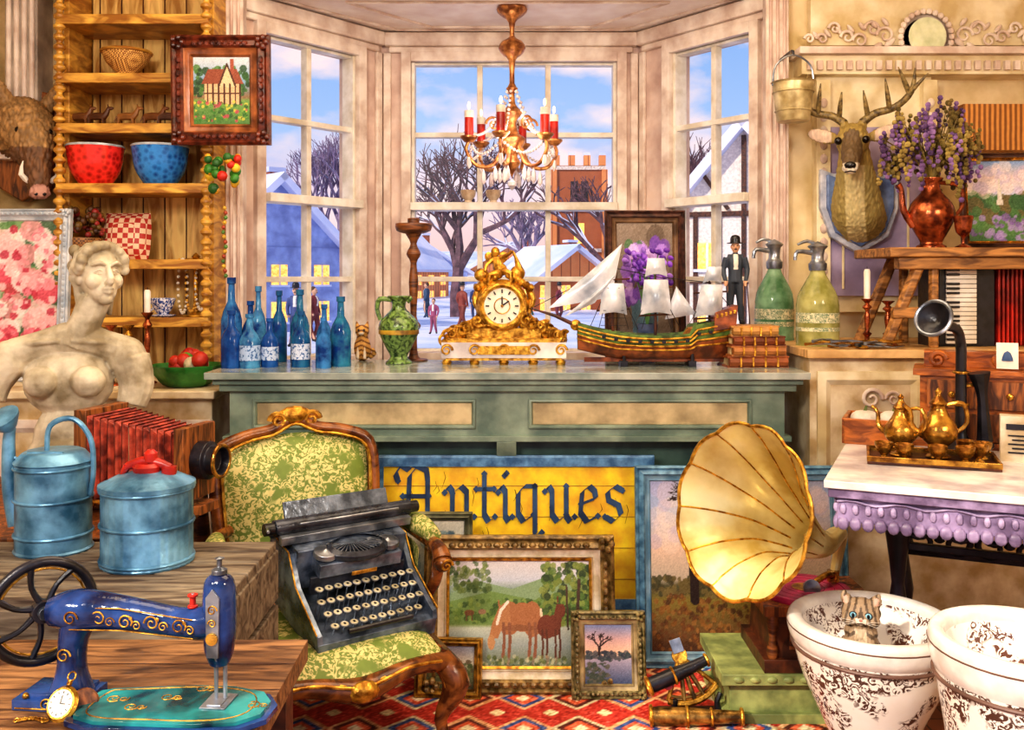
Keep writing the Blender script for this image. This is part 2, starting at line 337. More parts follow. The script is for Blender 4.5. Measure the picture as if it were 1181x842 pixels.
for z in(8.9,6.0,3.2):b.bx(-1.85,1.85,-.12,3.1,z,z+.25,TRIM)
for sx in(-1,1):b.bx(sx*1.75-.2,sx*1.75+.2,-.2,.2,0,8.9,OR)
b.bx(-.6,-.12,-.05,.1,6.6,8.1,BLACK);b.bx(.12,.6,-.05,.1,6.6,8.1,BLACK);b.bx(-.35,.35,-.05,.1,3.8,5.2,WIN);b.bx(1.7,7,.5,4,0,4.2,OR);b.box((4.4,1.4,5.1),(5.6,3,.3),SNOW,rot=(35,0,0));b.done(V((P(668,0,66).x,66,GZ+.5)))
def person(name,loc,ht,suit,hat=True,rz=0,det=False,step=3):
    u=ht/100;e=emp(name,loc,(0,0,rz));b=B('body',u);m=BLACK
    for s in(-1,1):
        b.tube([(s*5,0,52),(s*6,-s*step*.6,28),(s*7,s*step,5)],[6.5,4.6,3.4],m,sm=3);b.tube([(s*7,s*step+1,2.5),(s*9,s*step-8,2.2)],[3,2.4],m)
        b.tube([(s*10,0,80),(s*14,1,66),(s*12,-5,53)],[4.2,3.4,2.6],m,sm=3)
        b.sph((s*12,-6,50),(2,2.4,3),m,seg=8,rg=6)
        if det:
            for f in range(4): b.tube([(s*12+f*1.1-1.7,-7,48.5),(s*12+f*1.1-1.7,-7.8,45.8-.4*(f in(1,2)))],[.75,.6],m,seg=5)
            b.tube([(s*10.5,-7,50),(s*9.3,-8.4,48)],[.8,.6],m,seg=5)
    b.tube([(0,0,50),(0,0,64),(0,0,76),(0,0,84)],[8.5,8.3,9.8,6],m,sm=3);b.tube([(-9,0,80),(9,0,80)],[4.4,4.4],m)
    b.tube([(0,0,82),(0,-.5,90)],[3,3],m);b.sph((0,-1,93),(5,5.8,7),m);b.tube([(0,-6.5,94),(0,-8,91.5)],[.8,1.1],m,seg=6);b.sph((-5,0,93),(1,1.5,2),m,seg=6,rg=5);b.sph((5,0,93),(1,1.5,2),m,seg=6,rg=5)
    S=hx(suit);SK=hx('d8a684')
    def cf(c):
        if c.z<5:return hx('1a1512')
        if c.z>86 or (abs(c.x)>9 and c.z<52 and c.y<-3): return SK
        if abs(c.x)<2.4 and c.z>66 and c.y<-4: return hx('e8e0d0')
        return [q*(.75 if c.z<52 else 1) for q in S]
    b.done(par=e,rem=.9 if det else 1.4,smo=2,cf=cf)
    b=B('hat_and_face',u)
    if hat: b.lathe([(10,97),(9.5,98),(6.2,98),(6,103),(4,106.5),(0,107.5)],BLACK,sm=2)
    else: b.sph((0,1.4,96),(5.6,5.6,6),M('5a3a22'))
    for s in(-1,1):b.sph((s*2,-6.2,94),.7,BLACK,seg=6,rg=5)
    b.sph((0,-7,90),(1.8,.8,.8),BLACK,seg=6,rg=5)
    if det: b.tube([(13,-8,50),(16,-10,0)],.7,DWOOD,seg=6)
    b.done(par=e)
for i,(px,d,c,ht) in enumerate([(341,27,'3a4a7a',1.7),(362,29,'7a2a2a',1.65),(533,36,'8a3a2a',1.7),(548,42,'2a3a6a',1.65),(472,36,'5a4a3a',1.7),(500,33,'a04a6a',1.2),(645,42,'7a2a3a',1.65),(612,46,'3a5a4a',1.6),(402,44,'4a3a5a',1.6),(492,44,'2a4a6a',1.7)]):
    g=P(px,0,d);person('skating_person',(g.x,d,GZ),ht,c,hat=i%2==0,rz=i*70,step=7)
# ---------------- counter
GR=M('94a48f','5f7366',r=.35,s=7);DG=M('506a5e','2a403c',r=.4,s=6);TOPM=M('b8bcb0','76857e',r=.15,s=6);TANP=M('d6c294','988864',r=.4,s=8)
TZ=1.015
b=B('shop_counter');b.bx(-1.083,1.05,3.35,3.88,.99,TZ,TOPM);b.bx(-1.06,1.03,3.37,3.86,.97,.99,GR);b.bx(-1.04,1.01,3.385,3.86,.945,.97,GR);b.bx(-1.01,.975,3.41,3.86,.78,.945,GR)
b.bx(-1.03,.995,3.39,3.86,.765,.785,GR);b.bx(-.99,.955,3.47,3.86,0,.765,DG);b.bx(-1.0,.965,3.45,3.86,0,.1,GR)
for x0,x1 in((-.925,-.13),(.06,.855)):
    T=b.T;b.T=TR(((x0+x1)/2,3.412,.81));b.rect(x1-x0,.105,[(0,0),(0,-.012),(.008,-.015),(.014,-.005),(.014,.0)],GR);b.T=T;b.bx(x0+.014,x1-.014,3.408,3.412,.824,.901,TANP)
for x in(-.94,-.02,.9):
    b.ext([(0,0),(-.08,0),(-.07,-.05),(-.02,-.1),(0,-.14)],-.035,.035,GR,c=(x,3.47,.765),rot=(0,0,90))
    b.bx(x-.05,x+.05,3.455,3.47,.1,.64,GR)
for x0,x1 in((-.85,-.1),(.07,.82)):b.T=TR(((x0+x1)/2,3.47,.15));b.rect(x1-x0,.5,[(0,0),(0,-.01),(.02,-.012),(.03,0)],GR);b.T=Matrix()
b.done(bev=.005)
b=B('cream_cabinet');b.bx(-2.4,-1.1,3.52,4.14,.9,.93,CREAM);b.bx(-2.38,-1.12,3.56,4.14,0,.9,CREAM)
for i in range(3):b.T=TR((-2.15+i*.42,3.56,.1));b.rect(.38,.72,[(0,0),(0,-.012),(.03,-.015),(.05,0)],TRIM);b.sph((.12,-.02,.4),.015,BRASS,seg=8,rg=6);b.T=Matrix()
b.done(bev=.005)
b=B('cream_cabinet');b.bx(1.06,2.4,3.42,4.14,1.06,1.09,M('e4bc80','a07438',k='w',s=5,st=(1,5,1)));b.bx(1.08,2.38,3.46,4.1,0,1.06,CREAM)
for i in range(3):b.T=TR((1.3+i*.43,3.46,.55));b.rect(.39,.46,[(0,0),(0,-.012),(.03,-.016),(.05,0)],YEL);b.scroll((.0,-.012,.36),.04,TRIM,r=.008);b.scroll((.08,-.012,.36),.03,TRIM,r=.006,fx=-1);b.T=Matrix()
b.done(bev=.005)
GW=M('e6b450','9a6420',k='w',s=6,st=(1,1,4),r=.4);b=B('wall_shelf_hutch')
b.bx(-1.83,-1.27,4.165,4.195,.94,2.88,PLK)
for i in range(6):b.bx(-1.80+i*.094,-1.795+i*.094,4.16,4.17,.94,2.88,DWOOD)
SH=[2.18,1.975,1.73,1.42,1.183,2.42]
for z in SH:b.bx(-1.85,-1.25,3.9,4.17,z-.032,z,GW);b.bx(-1.86,-1.24,3.885,3.9,z-.036,z+.004,GW)
for x in(-1.85,-1.25):
    b.bx(x-.012,x+.012,3.96,4.18,.93,2.88,GW);pr=[];z=.93
    while z<2.86:pr+=[(.012,z),(.024,z+.012),(.024,z+.022),(.012,z+.034)];z+=.042
    b.lathe(pr,GW,c=(x,3.9,0),seg=10)
b.done(bev=.003)
def sh(px,z,d=4.0): return V(((px-CX)*d/F,d,z)),d/F
l,u=sh(146,SH[0]);b=B('wicker_bowl',u);b.lathe([(0,0),(14,0),(15,4),(11,7),(22,18),(27,30),(28,32),(26,31),(20,18),(6,9)],M('e8b86a','8a5424',k='ck',s=160),sm=2);b.ring((0,0,31),27,2,GW);b.done(l)
for px,c in((92,'7a4a22'),(112,'5c3418'),(146,'a06a34'),(176,'8a5428'),(192,'6e4a3a')):
    l,u=sh(px,SH[1]);b=B('carved_animal_figurine',u);m=M(c)
    b.tube([(-9,0,13),(0,0,14),(8,0,14),(12,0,20),(13,0,23)],[4,4.5,4.2,2.8,2.2],m,sm=2);b.sph((15,0,23),(4.5,2,2.2),m,seg=8,rg=6);b.tube([(-11,0,14),(-14,0,8)],[1.2,.6],m,seg=5);b.tube([(13,0,24),(12,0,28)],[1.2,.4],m,seg=5)
    for x,y in((-8,-2),(-8,2),(7,-2),(7,2)):b.tube([(x,y,13),(x+(1 if x>0 else -1),y,6),(x,y,0)],[2.2,1.3,1.3],m,seg=6)
    b.done(l)
for px,c,c2 in((110,'f03a30','9f1812'),(185,'3a90e0','164a9c')):
    l,u=sh(px,SH[2]);b=B('glass_bowl',u);m=M(c,c2,r=.06,s=40,b=0,k='v',th=.35,w=.25);b.lathe([(0,0),(13,0),(20,6),(28,20),(31,38),(32,46)],m,sm=3,seg=32);b.lathe([(32,46),(30,46),(29,38),(25,20),(15,9),(0,7)],M(c,c2,r=.1,s=12,b=0),sm=3);b.ring((0,0,46),31,1.6,M('dfecf4',r=.1));b.done(l)
l,u=sh(145,SH[3],4.02);b=B('checkered_cushion',u)
b.surf(lambda s,t:((2*s-1)*28*(1-.08*(2*t-1)**2),-13*(1-(2*s-1)**4)*(1-(2*t-1)**4),(t)*56),14,14,M('b5322a','e8c9a8',k='ck',s=45));b.surf(lambda s,t:((2*s-1)*28*(1-.08*(2*t-1)**2),9*(1-(2*s-1)**4)*(1-(2*t-1)**4),(t)*56),14,14,RED);b.done(l,(-8,0,0))
l,u=sh(95,SH[3],3.98);b=B('flower_basket',u);b.lathe([(0,0),(14,0),(20,10),(23,24),(20,24),(10,5)],M('9a6a34','5a3614',k='ck',s=120),sm=2);rr=random.Random(2);ms=[M(c) for c in('a0302a','5c3a1a','7a5a22','c05a4a')]
for i in range(90):
    a=rr.uniform(0,2*pi);q=26*math.sqrt(rr.random());b.sph((q*cos(a),q*sin(a)*.6,42+rr.uniform(-.5,.7)*26),rr.uniform(2.6,4.6),ms[i%4],seg=7,rg=5)
b.done(l)
l,u=sh(226,SH[4],3.99);b=B('pearl_necklace_stand',u);b.lathe([(0,0),(14,0),(15,3),(4,7),(3,40),(3,66),(5,70),(0,75)],GOLD,sm=2);b.tube([(-20,0,66),(20,0,66)],2.2,GOLD)
for j,(x,R,c) in enumerate([(-14,9,'f0e6d0'),(-4,10,'e8b04a'),(7,10,'f3e9da'),(16,8,'b05a3a')]):
    m=M(c,r=.2)
    for i in range(26):a=2*pi*i/26;b.sph((x+R*.6*sin(a),-4-j*.4,36+(31-j*2)*cos(a)),1.9,m,seg=6,rg=5)
b.done(l)
def candlestick(name,l,u,h,mat,candle=0,w=1):
    b=B(name,u);b.lathe([(0,0),(11*w,0),(11*w,2),(4*w,5),(3*w,h*.2),(6*w,h*.27),(2.5*w,h*.34),(4*w,h*.6),(2.5*w,h*.75),(6*w,h*.82),(2.5*w,h*.9),(7*w,h*.98),(7*w,h),(0,h)],mat,sm=3,seg=16)
    if candle:b.lathe([(0,h),(4*w,h),(4.2*w,h+candle*.9),(3*w,h+candle),(0,h+candle)],WHITE,seg=12);b.tube([(0,0,h+candle),(0,0,h+candle+3)],.5,BLACK,seg=5)
    return b.done(l)
ZC=.93
l,u=sh(170,ZC,3.78);candlestick('brass_candlestick',l,u,82,COP,26,.9);l,u=sh(148,ZC,3.82);candlestick('brass_candlestick',l,u,66,BRASS,0,.9);l,u=sh(128,ZC,3.7);candlestick('brass_candlestick',l,u,70,COP,0,.9)
l,u=sh(188,SH[4],3.97);b=B('blue_white_teacup',u);m=M('e8e8f0','2f4f9a',k='b',s=110,th=.5);b.lathe([(0,0),(8,0),(13,2),(14,3),(6,4),(9,8),(13,18),(14,22),(12,21),(8,9),(0,6)],m,sm=2);b.ring((-16,0,13),5,1.3,m,rot=(90,0,0));b.done(l)
l,u=sh(216,ZC,3.68);b=B('vegetable_bowl',u);b.lathe([(0,0),(20,0),(30,8),(40,24),(37,23),(25,9),(0,5)],M('3f8a3a','1f5a22',r=.3),sm=2,fl=lambda a:1+.06*sin(a*9));rr=random.Random(4)
for i in range(26):a=rr.uniform(0,6.28);q=rr.uniform(0,26);b.sph((q*cos(a),q*sin(a),rr.uniform(20,36)),rr.uniform(6,10),M(rr.choice(['d83a22','e8842a','6aa83a','e8d8b0','c8281c'])),seg=10,rg=7)
b.done(l)
b=B('fruit_garland',3.86/F);b.tube([(0,0,78),(1,0,40),(0,0,-70)],.7,M('8a5a2a'),seg=5);rr=random.Random(7)
for i in range(38):a=rr.uniform(0,6.28);t=rr.random();q=17*math.sqrt(1-t*t*.7);b.sph((q*cos(a),-6+q*.5*sin(a),70-44*t),rr.uniform(3.5,6.5),M(rr.choice(['3f8a2a','e8a82a','d8301c','f0c83a','2f6a2a'])),seg=8,rg=6)
for i in range(15):b.sph((sin(i)*1.5,0,10-i*5.5),2.4,M(['e8b83a','b84a2a','5a8a3a'][i%3]),seg=7,rg=5)
b.done(P(259,250,3.8))
# ---- paintings on left
c=C(90,100,[(0,'4c7a3a'),(.35,'6e9a4a'),(.4,'8a6a4a'),(.62,'7aa0c0'),(1,'cfd8e0')]);c.d(90,0,1,.35,.85,.05,['2f5a2a','4a7a34','1f4020']).p([(.2,.3),(.85,.3),(.85,.62),(.2,.62)],'d9b48a').p([(.14,.6),(.9,.6),(.78,.82),(.26,.82)],'8f4a30').p([(.45,.55),(.75,.55),(.6,.9)],'e0c49a').p([(.66,.75),(.72,.75),(.72,.97),(.66,.97)],'a0523a')
for x in(.25,.35,.45,.55,.65,.75,.83):c.l([(x,.3),(x,.6)],.012,'4a2416')
c.l([(.2,.46),(.85,.46)],.012,'4a2416').l([(.45,.56),(.6,.9),(.75,.56)],.014,'4a2416').d(110,0,1,.05,.34,.025,['b84a5a','d8c84a','3a7a2a','6a9a3a','2f5a24']).g(.04)
picture('framed_cottage_painting',P(257,168,3.84),113*3.84/F,125*3.84/F,.085,M('7a3824','38140c',s=30,r=.3),c,lean=2,mat2=M('b06c40','5a2e18',r=.3),orn=True,th=.035)
c=C(60,100,[(0,'6a8a5a'),(1,'cfd8c8')]);c.d(90,0,1,0,1,.06,['4a7a4a','6a9a5a','3a5a3a']).d(60,.05,.95,.2,.95,.075,['e8647a','f0a0a8','d84058','f6c8c8','fff0ec']).d(110,.05,.95,.2,.95,.025,['c0304a','f8d0d0','e88898']).g(.04)
l=V((P(10,0,3.86).x,3.86,ZC));picture('framed_rose_painting',l,.48,.70,.05,M('e0e4e8','a8b4c0',r=.4),c,lean=-4,orn=True)
# boar head
e=emp('boar_head_mount',P(28,168,4.12));b=B('plaque',.0036);b.ext([(-40,60),(0,70),(40,60),(46,0),(30,-50),(0,-68),(-30,-50),(-46,0)],-6,14,WOODX);b.done(par=e,bev=2)
b=B('head',.0034);m=BLACK;b.tube([(-4,0,8),(-4,-28,22),(1,-52,4),(5,-68,-30),(7,-74,-58)],[36,36,29,18,12.5],m,sm=4,seg=14);b.sph((7,-77,-64),(13,9,9),m);b.sph((0,-56,16),(20,18,20),m)
for s in(-1,1):b.tube([(s*20,-32,44),(s*32,-34,64),(s*34,-34,80)],[10,8,2],m,sm=2);b.sph((s*15,-62,-14),(9,9,14),m)
b.done(rot=(0,0,34),par=e,rem=1.8,smo=2,fur=3,cf=lambda c:hx('c09080') if (c-V((7,-84,-68))).length<13 else [q*(.5+1.1*abs(mn.noise(V((c.x*.25,c.y*.1,c.z*.07))))) for q in (hx('b08a58') if c.z>-10 else hx('7c5636'))])
b=B('tusks_and_eyes',.0034)
for s in(-1,1):b.tube([(7+s*10,-72,-52),(7+s*20,-78,-44),(7+s*18,-80,-28)],[3.6,3.2,.6],WHITE,sm=2);b.sph((2+s*17,-70,10),4,M('141010',r=.1));b.sph((7+s*4.5,-84,-67),2.4,BLACK)
b.done(rot=(0,0,34),par=e)
# ---------------- items on counter
def bottle(px,py,h,r,c,c2,label=None):
    l,u=on(px,py,TZ);b=B('glass_bottle',u);b.lathe([(0,0),(r,0),(r,1),(r,h*.5),(r*.8,h*.6),(r*.36,h*.72),(r*.3,h*.92),(r*.42,h*.93),(r*.42,h),(0,h)],M(c,c2,r=.05,tr=.3,s=20,b=0),seg=18)
    if label:b.lathe([(r*1.02,h*.14),(r*1.02,h*.42)],M(label,'2f5f9a',k='b',s=90,th=.45),seg=18)
    b.done(l)
BC=['4a98dc','2a66b4','60b0e0','2f7aa8','3a90b0']
for i,a in enumerate([(267,418,98,12,0),(289,417,70,10,0),(298,418,88,9,0),(322,417,82,9,0),(346,418,84,11,0),(374,419,68,9,0),(311,423,56,10,'b9c8e0'),(288,424,62,12,'a9c0e0'),(347,423,64,11,'c9d4e8'),(393,422,80,12,0),(373,424,58,9,0),(267,424,66,12,0)]):
    bottle(a[0],a[1],a[2],a[3],BC[i%5],'153a80',a[4] or None)
l,u=on(418,415.8,TZ);b=B('cat_figurine',u);m=BLACK;b.sph((0,0,14),(10,9,15),m);b.sph((0,-2,34),(8,7.5,7.5),m);b.tube([(0,0,20),(0,-1,32)],[8,6],m)
for s in(-1,1):b.tube([(s*5,-2,38),(s*6.5,-2,46)],[3.2,.5],m);b.tube([(s*4,-6,20),(s*4,-8,2)],[2.6,2.4],m)
b.sph((0,-8,32),(3.4,3,2.4),m);b.tube([(8,4,4),(14,0,8),(12,-4,14)],[3,2.5,2],m,sm=2)
b.done(l,rem=1,smo=2,cf=lambda c:hx('1a1a14') if (abs(abs(c.x)-3)<1.4 and abs(c.z-35.5)<1.3 and c.y<-7) else (hx('f0dcc0') if c.y<-9 and c.z<33 else (hx('7a4a1c') if sin(c.z*1.1+abs(c.x)*.6)>.45 else hx('d8a050'))))
l,u=on(460,419,TZ);b=B('green_ceramic_pitcher',u);m=M('7a9a50','24381c',k='b',s=60,th=.5,w=.12,r=.12);b.lathe([(0,0),(14,0),(15,2),(10,8),(16,20),(23,36),(22,48),(13,58),(8,64),(9,72),(13,77),(11,77),(6,68)],m,sm=3);b.tube([(-8,0,73),(-22,0,74),(-25,0,62),(-21,0,50)],[2.6,3,2.6,2.4],m,sm=3);b.tube([(9,0,72),(15,0,76)],[4,2.4],m);b.lathe([(23.4,34),(23.4,39)],M('c8a030','6a4a14'),seg=24);b.done(l)
l,u=on(477,416,TZ);o=candlestick('turned_wood_candlestick',l,u,150,WOOD,0,1.4)
b=B('drip_pan',u);b.lathe([(0,146),(8,146),(20,150),(21,158),(18,156),(7,153),(7,164),(0,164)],WOOD,sm=2);b.done((0,0,0),par=o)
# clock
l,u=on(581,421,TZ);b=B('ornate_mantel_clock',u);b.T=TR((0,22,0))
b.box((0,0,17),(144,46,18),MARB);b.box((0,0,28),(130,40,5),GOLD);b.box((0,0,7),(134,42,4),GOLD);b.box((0,-22,17),(60,4,10),GOLD)
for x in(-66,-34,0,34,66):b.lathe([(0,0),(5,0),(6,3),(4,6),(0,6)],GOLD,c=(x,-16,0),seg=10);b.scroll((x,-24,17),7,GOLD,r=1.4)
b.box((0,2,36),(86,32,12),GOLD)
b.lathe([(0,0),(30,0),(31,6),(31,26),(28,30),(0,30)],GOLD,c=(-2,14,68),rot=(90,0,0),seg=32);b.ring((-2,-17,68),24,3.4,GOLD,rot=(90,0,0));b.lathe([(0,0),(21,0)],M('f6f0de','e0d4b8',r=.3,b=0),c=(-2,-17.5,68),rot=(90,0,0),seg=28)
for i in range(12):a=2*pi*i/12;b.box((-2+17*sin(a),-18.3,68+17*cos(a)),(1.5,.8,4.2),BLACK,rot=(0,math.degrees(a),0))
b.box((-2,-19,73),(1.5,.6,12),BLACK);b.box((2,-19,71),(10,.6,1.6),BLACK,rot=(0,-35,0));b.ring((-2,-18,68),9,.6,GOLD,rot=(90,0,0));b.sph((-2,-19,68),1.6,GOLD,seg=8,rg=6)
rr=random.Random(11)
for s in(-1,1):
    for i in range(11):
        t=i/10;x=s*(26+44*t);z=52-20*t+rr.uniform(-2,3);b.scroll((x,-14+rr.uniform(-6,8),z),rr.uniform(5,9),GOLD,r=2.2,turn=1.2,rot=(0,rr.uniform(0,360),rr.uniform(-40,40)),fx=s);b.sph((x*.95,-6,z-6),(8,9,7),GOLD,seg=8,rg=6)
    b.tube([(s*26,-4,92),(s*33,-6,76),(s*28,-8,58),(s*40,-8,46),(s*62,-8,36)],[3,5,4,5,4],GOLD,sm=3)
    for i in range(6):b.sph((s*(6+i*5),-8,104-i*3),(5,6,5),GOLD,seg=8,rg=6)
b.T=b.T@TR((-6,-4,102));m=GOLD
b.sph((2,0,8),(8,7,8),m);b.tube([(0,0,8),(-2,0,18),(-3,-1,24)],[6.5,6,4],m,sm=2);b.sph((-4,-2,29),(5.2,5,5.8),m);b.tube([(-2,0,21),(8,-5,24),(16,-6,30)],[3,2.4,1.8],m,sm=2);b.tube([(-6,0,20),(-14,-4,14),(-16,-5,6)],[3,2.4,1.8],m,sm=2);b.tube([(4,-4,6),(14,-9,4),(14,-9,-8)],[4,3.4,2],m,sm=2);b.tube([(0,-4,4),(-10,-9,2),(-12,-9,-10)],[4,3.4,2],m,sm=2)
for s in(-1,1):b.sph((-3+s*7,5,22),(6,1.5,8),m,rot=(0,s*40,0),seg=8,rg=6)
b.sph((22,0,4),(9,7,9),m);b.tube([(16,-5,30),(20,-5,22),(24,-2,8)],[1.5,2,5],m,sm=2);b.sph((-20,0,2),(9,7,8),m);b.done(l,bev=.6)
# frame w/ purple flowers behind ship
c=C(60,100,[(0,'3a2a2a'),(1,'8a7a6a')]);c.d(40,.1,.9,.1,.9,.1,['5a4a3a','7a6a5a']).p([(.3,.05),(.7,.05),(.76,.4),(.24,.4)],'5a7a8a').d(60,.15,.85,.35,.85,.06,['8a5ac0','b48ae0','6a3aa0','d8b8f0','3f6a3a']).g(.03)
l,u=on(744,416.6,TZ);picture('framed_violet_painting',l,93*u,174*u,.05,M('5a3a30','2a1a18',s=40,r=.3),c,lean=-3,mat2=M('8a6a4a','4a3420'))
b=B('purple_orchid',u);rr=random.Random(3);b.lathe([(0,0),(9,0),(11,30),(12,44),(10,44),(9,6)],M('5a6a8a','2a3a5a',r=.3))
for i in range(7):
    a=rr.uniform(-.9,.9);p=[(0,0,40),(a*12,-2,80),(a*28,-3,112+rr.uniform(-10,14))];b.tube(p,[1,1,.6],M('4a7a34'),sm=3,seg=5)
    for j in range(10):b.sph((a*28+rr.uniform(-8,8),-3+rr.uniform(-4,3),112+rr.uniform(-22,16)),(4,2.2,3.2),M(rr.choice(['8a4ac8','b080e8','6a30a8'])),rot=(rr.uniform(0,90),rr.uniform(0,90),0),seg=7,rg=5)
b.done(l+V((0,-.06,0)))
# model ship
l,u=on(756,422,TZ);u*=1.07;e=emp('model_sailing_ship',l);b=B('hull',u);HG=M('6a8a40','3a4a22',r=.3,s=30);HR=M('a4582c','502412',r=.3,s=20);DK=M('d89a44','7a4a1a',k='w',s=20)
def hull(s,t,o=0):
    x=-84+168*s;w=(20+o)*math.sin(pi*min(1,max(0,s*.92+.06)))**.6*(1 if s<.9 else .9);top=34+13*(2*s-1)**2+(8 if s>.72 else 0);kz=8+10*max(0,.25-s)*4
    a=(t-.5)*pi;return (x,w*sin(a),kz-o*.5+(top-kz)*(1-cos(a)**.8 if abs(cos(a))>1e-6 else 1))
b.surf(hull,40,16,HG);b.surf(lambda s,t:hull(s,.13+t*.74,.9),40,14,HR);b.surf(lambda s,t:(-82+162*s,(2*t-1)*19*math.sin(pi*min(1,max(0,s*.92+.06)))**.6,30+13*(2*s-1)**2+(8 if s>.72 else 0)),30,6,DK)
for k in(.06,.14,.24,.36):
    for sg in(0,1):b.tube([V(hull(i/24,k*.5 if sg==0 else 1-k*.5))+V((0,-.8 if sg==0 else .8,0)) for i in range(25)],1.2,GOLD,seg=6)
for i in range(10):p=V(hull(.16+i*.075,.06));b.box(p+V((0,-1.5,0)),(4,3,3.4),BLACK)
b.box((-2,0,7),(150,3,5),HR);b.tube([(-78,0,40),(-108,0,54),(-134,0,62)],[2.5,1.8,.8],DWOOD);b.ext([(60,38),(84,42),(86,66),(62,58)],-13,13,HR)
for i in range(5):b.box((64+i*4.6,-13.6,54+i*1.2),(2.6,1.4,4),GOLD)
b.sph((-86,0,44),(6,3,6),GOLD)
for x in(-35,38):b.box((x,0,3),(8,22,6),BLACK);b.tube([(x,-9,0),(x,-9,14)],2,BLACK);b.tube([(x,9,0),(x,9,14)],2,BLACK)
b.done(par=e,bev=.3)
b=B('masts_and_rigging',u);SL=M('e2e4ea','98a0ac',r=.3,m=.15,s=10)
for x,h in((-46,108),(0,98),(58,92)):
    b.tube([(x,0,30),(x,0,h)],[1.8,.9],DWOOD)
    for z in(h*.55,h*.85):b.tube([(x-18,-3,z),(x+18,-3,z+2)],1,DWOOD,seg=5)
    for dx in(-26,-16,16,26):b.tube([(x,0,h*.92),(x+dx,-8,40)],.35,BLACK,seg=4)
for a,q in(((-134,0,62),(-46,0,106)),((-110,0,54),(-46,0,80)),((-46,0,106),(0,0,96)),((0,0,96),(58,0,90)),((58,0,90),(84,0,60))):b.tube([a,q],.4,BLACK,seg=4)
for zz in range(6):b.tube([(-60+zz*1.5,-8,44+zz*8),(-32-zz*1.5,-8,44+zz*8)],.3,BLACK,seg=4)
b.done(par=e)
b=B('sails',u)
def sail(cx,cz,w,h,bl=9,sk=0):b.surf(lambda s,t:(cx+(s-.5)*w*(1-.25*t)+sk*t,-4-bl*sin(pi*s)*sin(pi*(.15+.8*t)),cz+h*(t-.5)+3*sin(pi*s)*(1-t)),10,10,SL)
def jib(a,q,c2,bl=6):
    a,q,c2=V(a),V(q),V(c2);b.surf(lambda s,t:(a.lerp(q,s)).lerp(c2,t)+V((0,-bl*sin(pi*s)*sin(pi*t),0)),10,10,SL)
jib((-116,0,62),(-48,-4,74),(-36,-2,132));jib((-100,0,52),(-66,-6,68),(-44,-4,98),8);sail(-46,72,30,34,10);sail(0,74,34,38,12);sail(0,106,24,20,7);sail(56,70,30,36,12,4);sail(60,98,20,18,6,3);jib((10,0,50),(44,0,56),(22,-2,86),6);b.done(par=e)
l,u=on(848,416.5,TZ);b=B('display_plinth',u);b.box((0,0,20),(34,22,40),DWOOD);b.box((0,0,41),(38,25,3),WOOD);b.done(l,bev=1)
person('gentleman_statuette',l+V((0,0,42.5*u)),96*u,'39424e',True,-8,True,1)
l,u=on(874,424,TZ);b=B('stack_of_old_books',u);z=0;rr=random.Random(5)
for w,h,c in((72,13,'9a5226'),(66,12,'b8763e'),(64,11,'7e3c1a'),(56,12,'c58e4a')):
    T=b.T;b.T=TR((rr.uniform(-3,3),0,z),(0,0,rr.uniform(-7,7)));m=M(c,r=.5);b.box((0,22,1),(w,44,2),m);b.box((0,22,h-1),(w,44,2),m);b.box((0,23,h/2),(w-4,40,h-3.5),M('e0cc9a','a8906a',k='wv',s=120,st=(.1,.1,1)));b.tube([(-w/2+2,1.5,h/2),(w/2-2,1.5,h/2)],h*.46,m,seg=8)
    for q in(-.3,-.1,.1,.3):b.box((w*q,-3.6,h/2),(2,2,h*.85),GOLD)
    b.T=T;z+=h
b.done(l)
RZ=1.09
for px,d,h,r,c,c2 in((893,3.98,80,21,'a8d4a8','5a8a5e'),(943,3.66,84,23,'dcd890','98984e')):
    u=d/F;l=V(((px-CX)*u,d,RZ));b=B('soda_siphon',u);b.lathe([(0,0),(r,0),(r+1,3),(r+1,h*.55),(r*.85,h*.75),(r*.4,h*.97),(r*.3,h+6),(0,h+6)],M(c,c2,r=.04,tr=.4,b=0,s=12),sm=2);b.lathe([(r+1.3,h*.2),(r+1.3,h*.45)],M('e0d8b0','5a7a5a',k='fl',s=40,th=.4),seg=24)
    b.lathe([(r*.42,h+2),(r*.45,h+10),(r*.3,h+14),(r*.35,h+26),(r*.5,h+30),(r*.2,h+34),(0,h+36)],STEEL,sm=2,seg=16);b.tube([(-4,0,h+22),(-r,0,h+24),(-r-3,0,h+14)],[3,2.4,2],STEEL,sm=3);b.tube([(0,0,h+32),(-12,0,h+36),(-r,0,h+32)],[2,2,1.4],STEEL,sm=3);b.done(l)
def rc(px,d): return V(((px-CX)*d/F,d,RZ)),d/F
l,u=rc(1000,3.6);candlestick('brass_candlestick',l,u,55,COP,34,.9);l,u=rc(1024,3.62);candlestick('brass_candlestick',l,u,52,COP,0,1.0)
l,u=rc(985,3.46);b=B('pile_of_cutlery',u);rr=random.Random(9)
for i in range(16):
    T=b.T;b.T=TR((rr.uniform(-42,42),rr.uniform(4,26),1.5+i*.5),(0,0,rr.uniform(-60,60)));m=STEEL if i%2 else BRASS;b.tube([(-24,0,0),(0,0,1.5),(12,0,0)],[2,1,1.2],m,seg=6)
    if i%3:
        b.box((15,0,0),(6,7,1),m)
        for q in(-2.6,0,2.6):b.tube([(17,q,0),(28,q,1.5)],[.7,.4],m,seg=5)
    else:b.sph((18,0,0),(8,4.5,1.4),m,seg=10,rg=6)
    b.T=T
b.done(l)
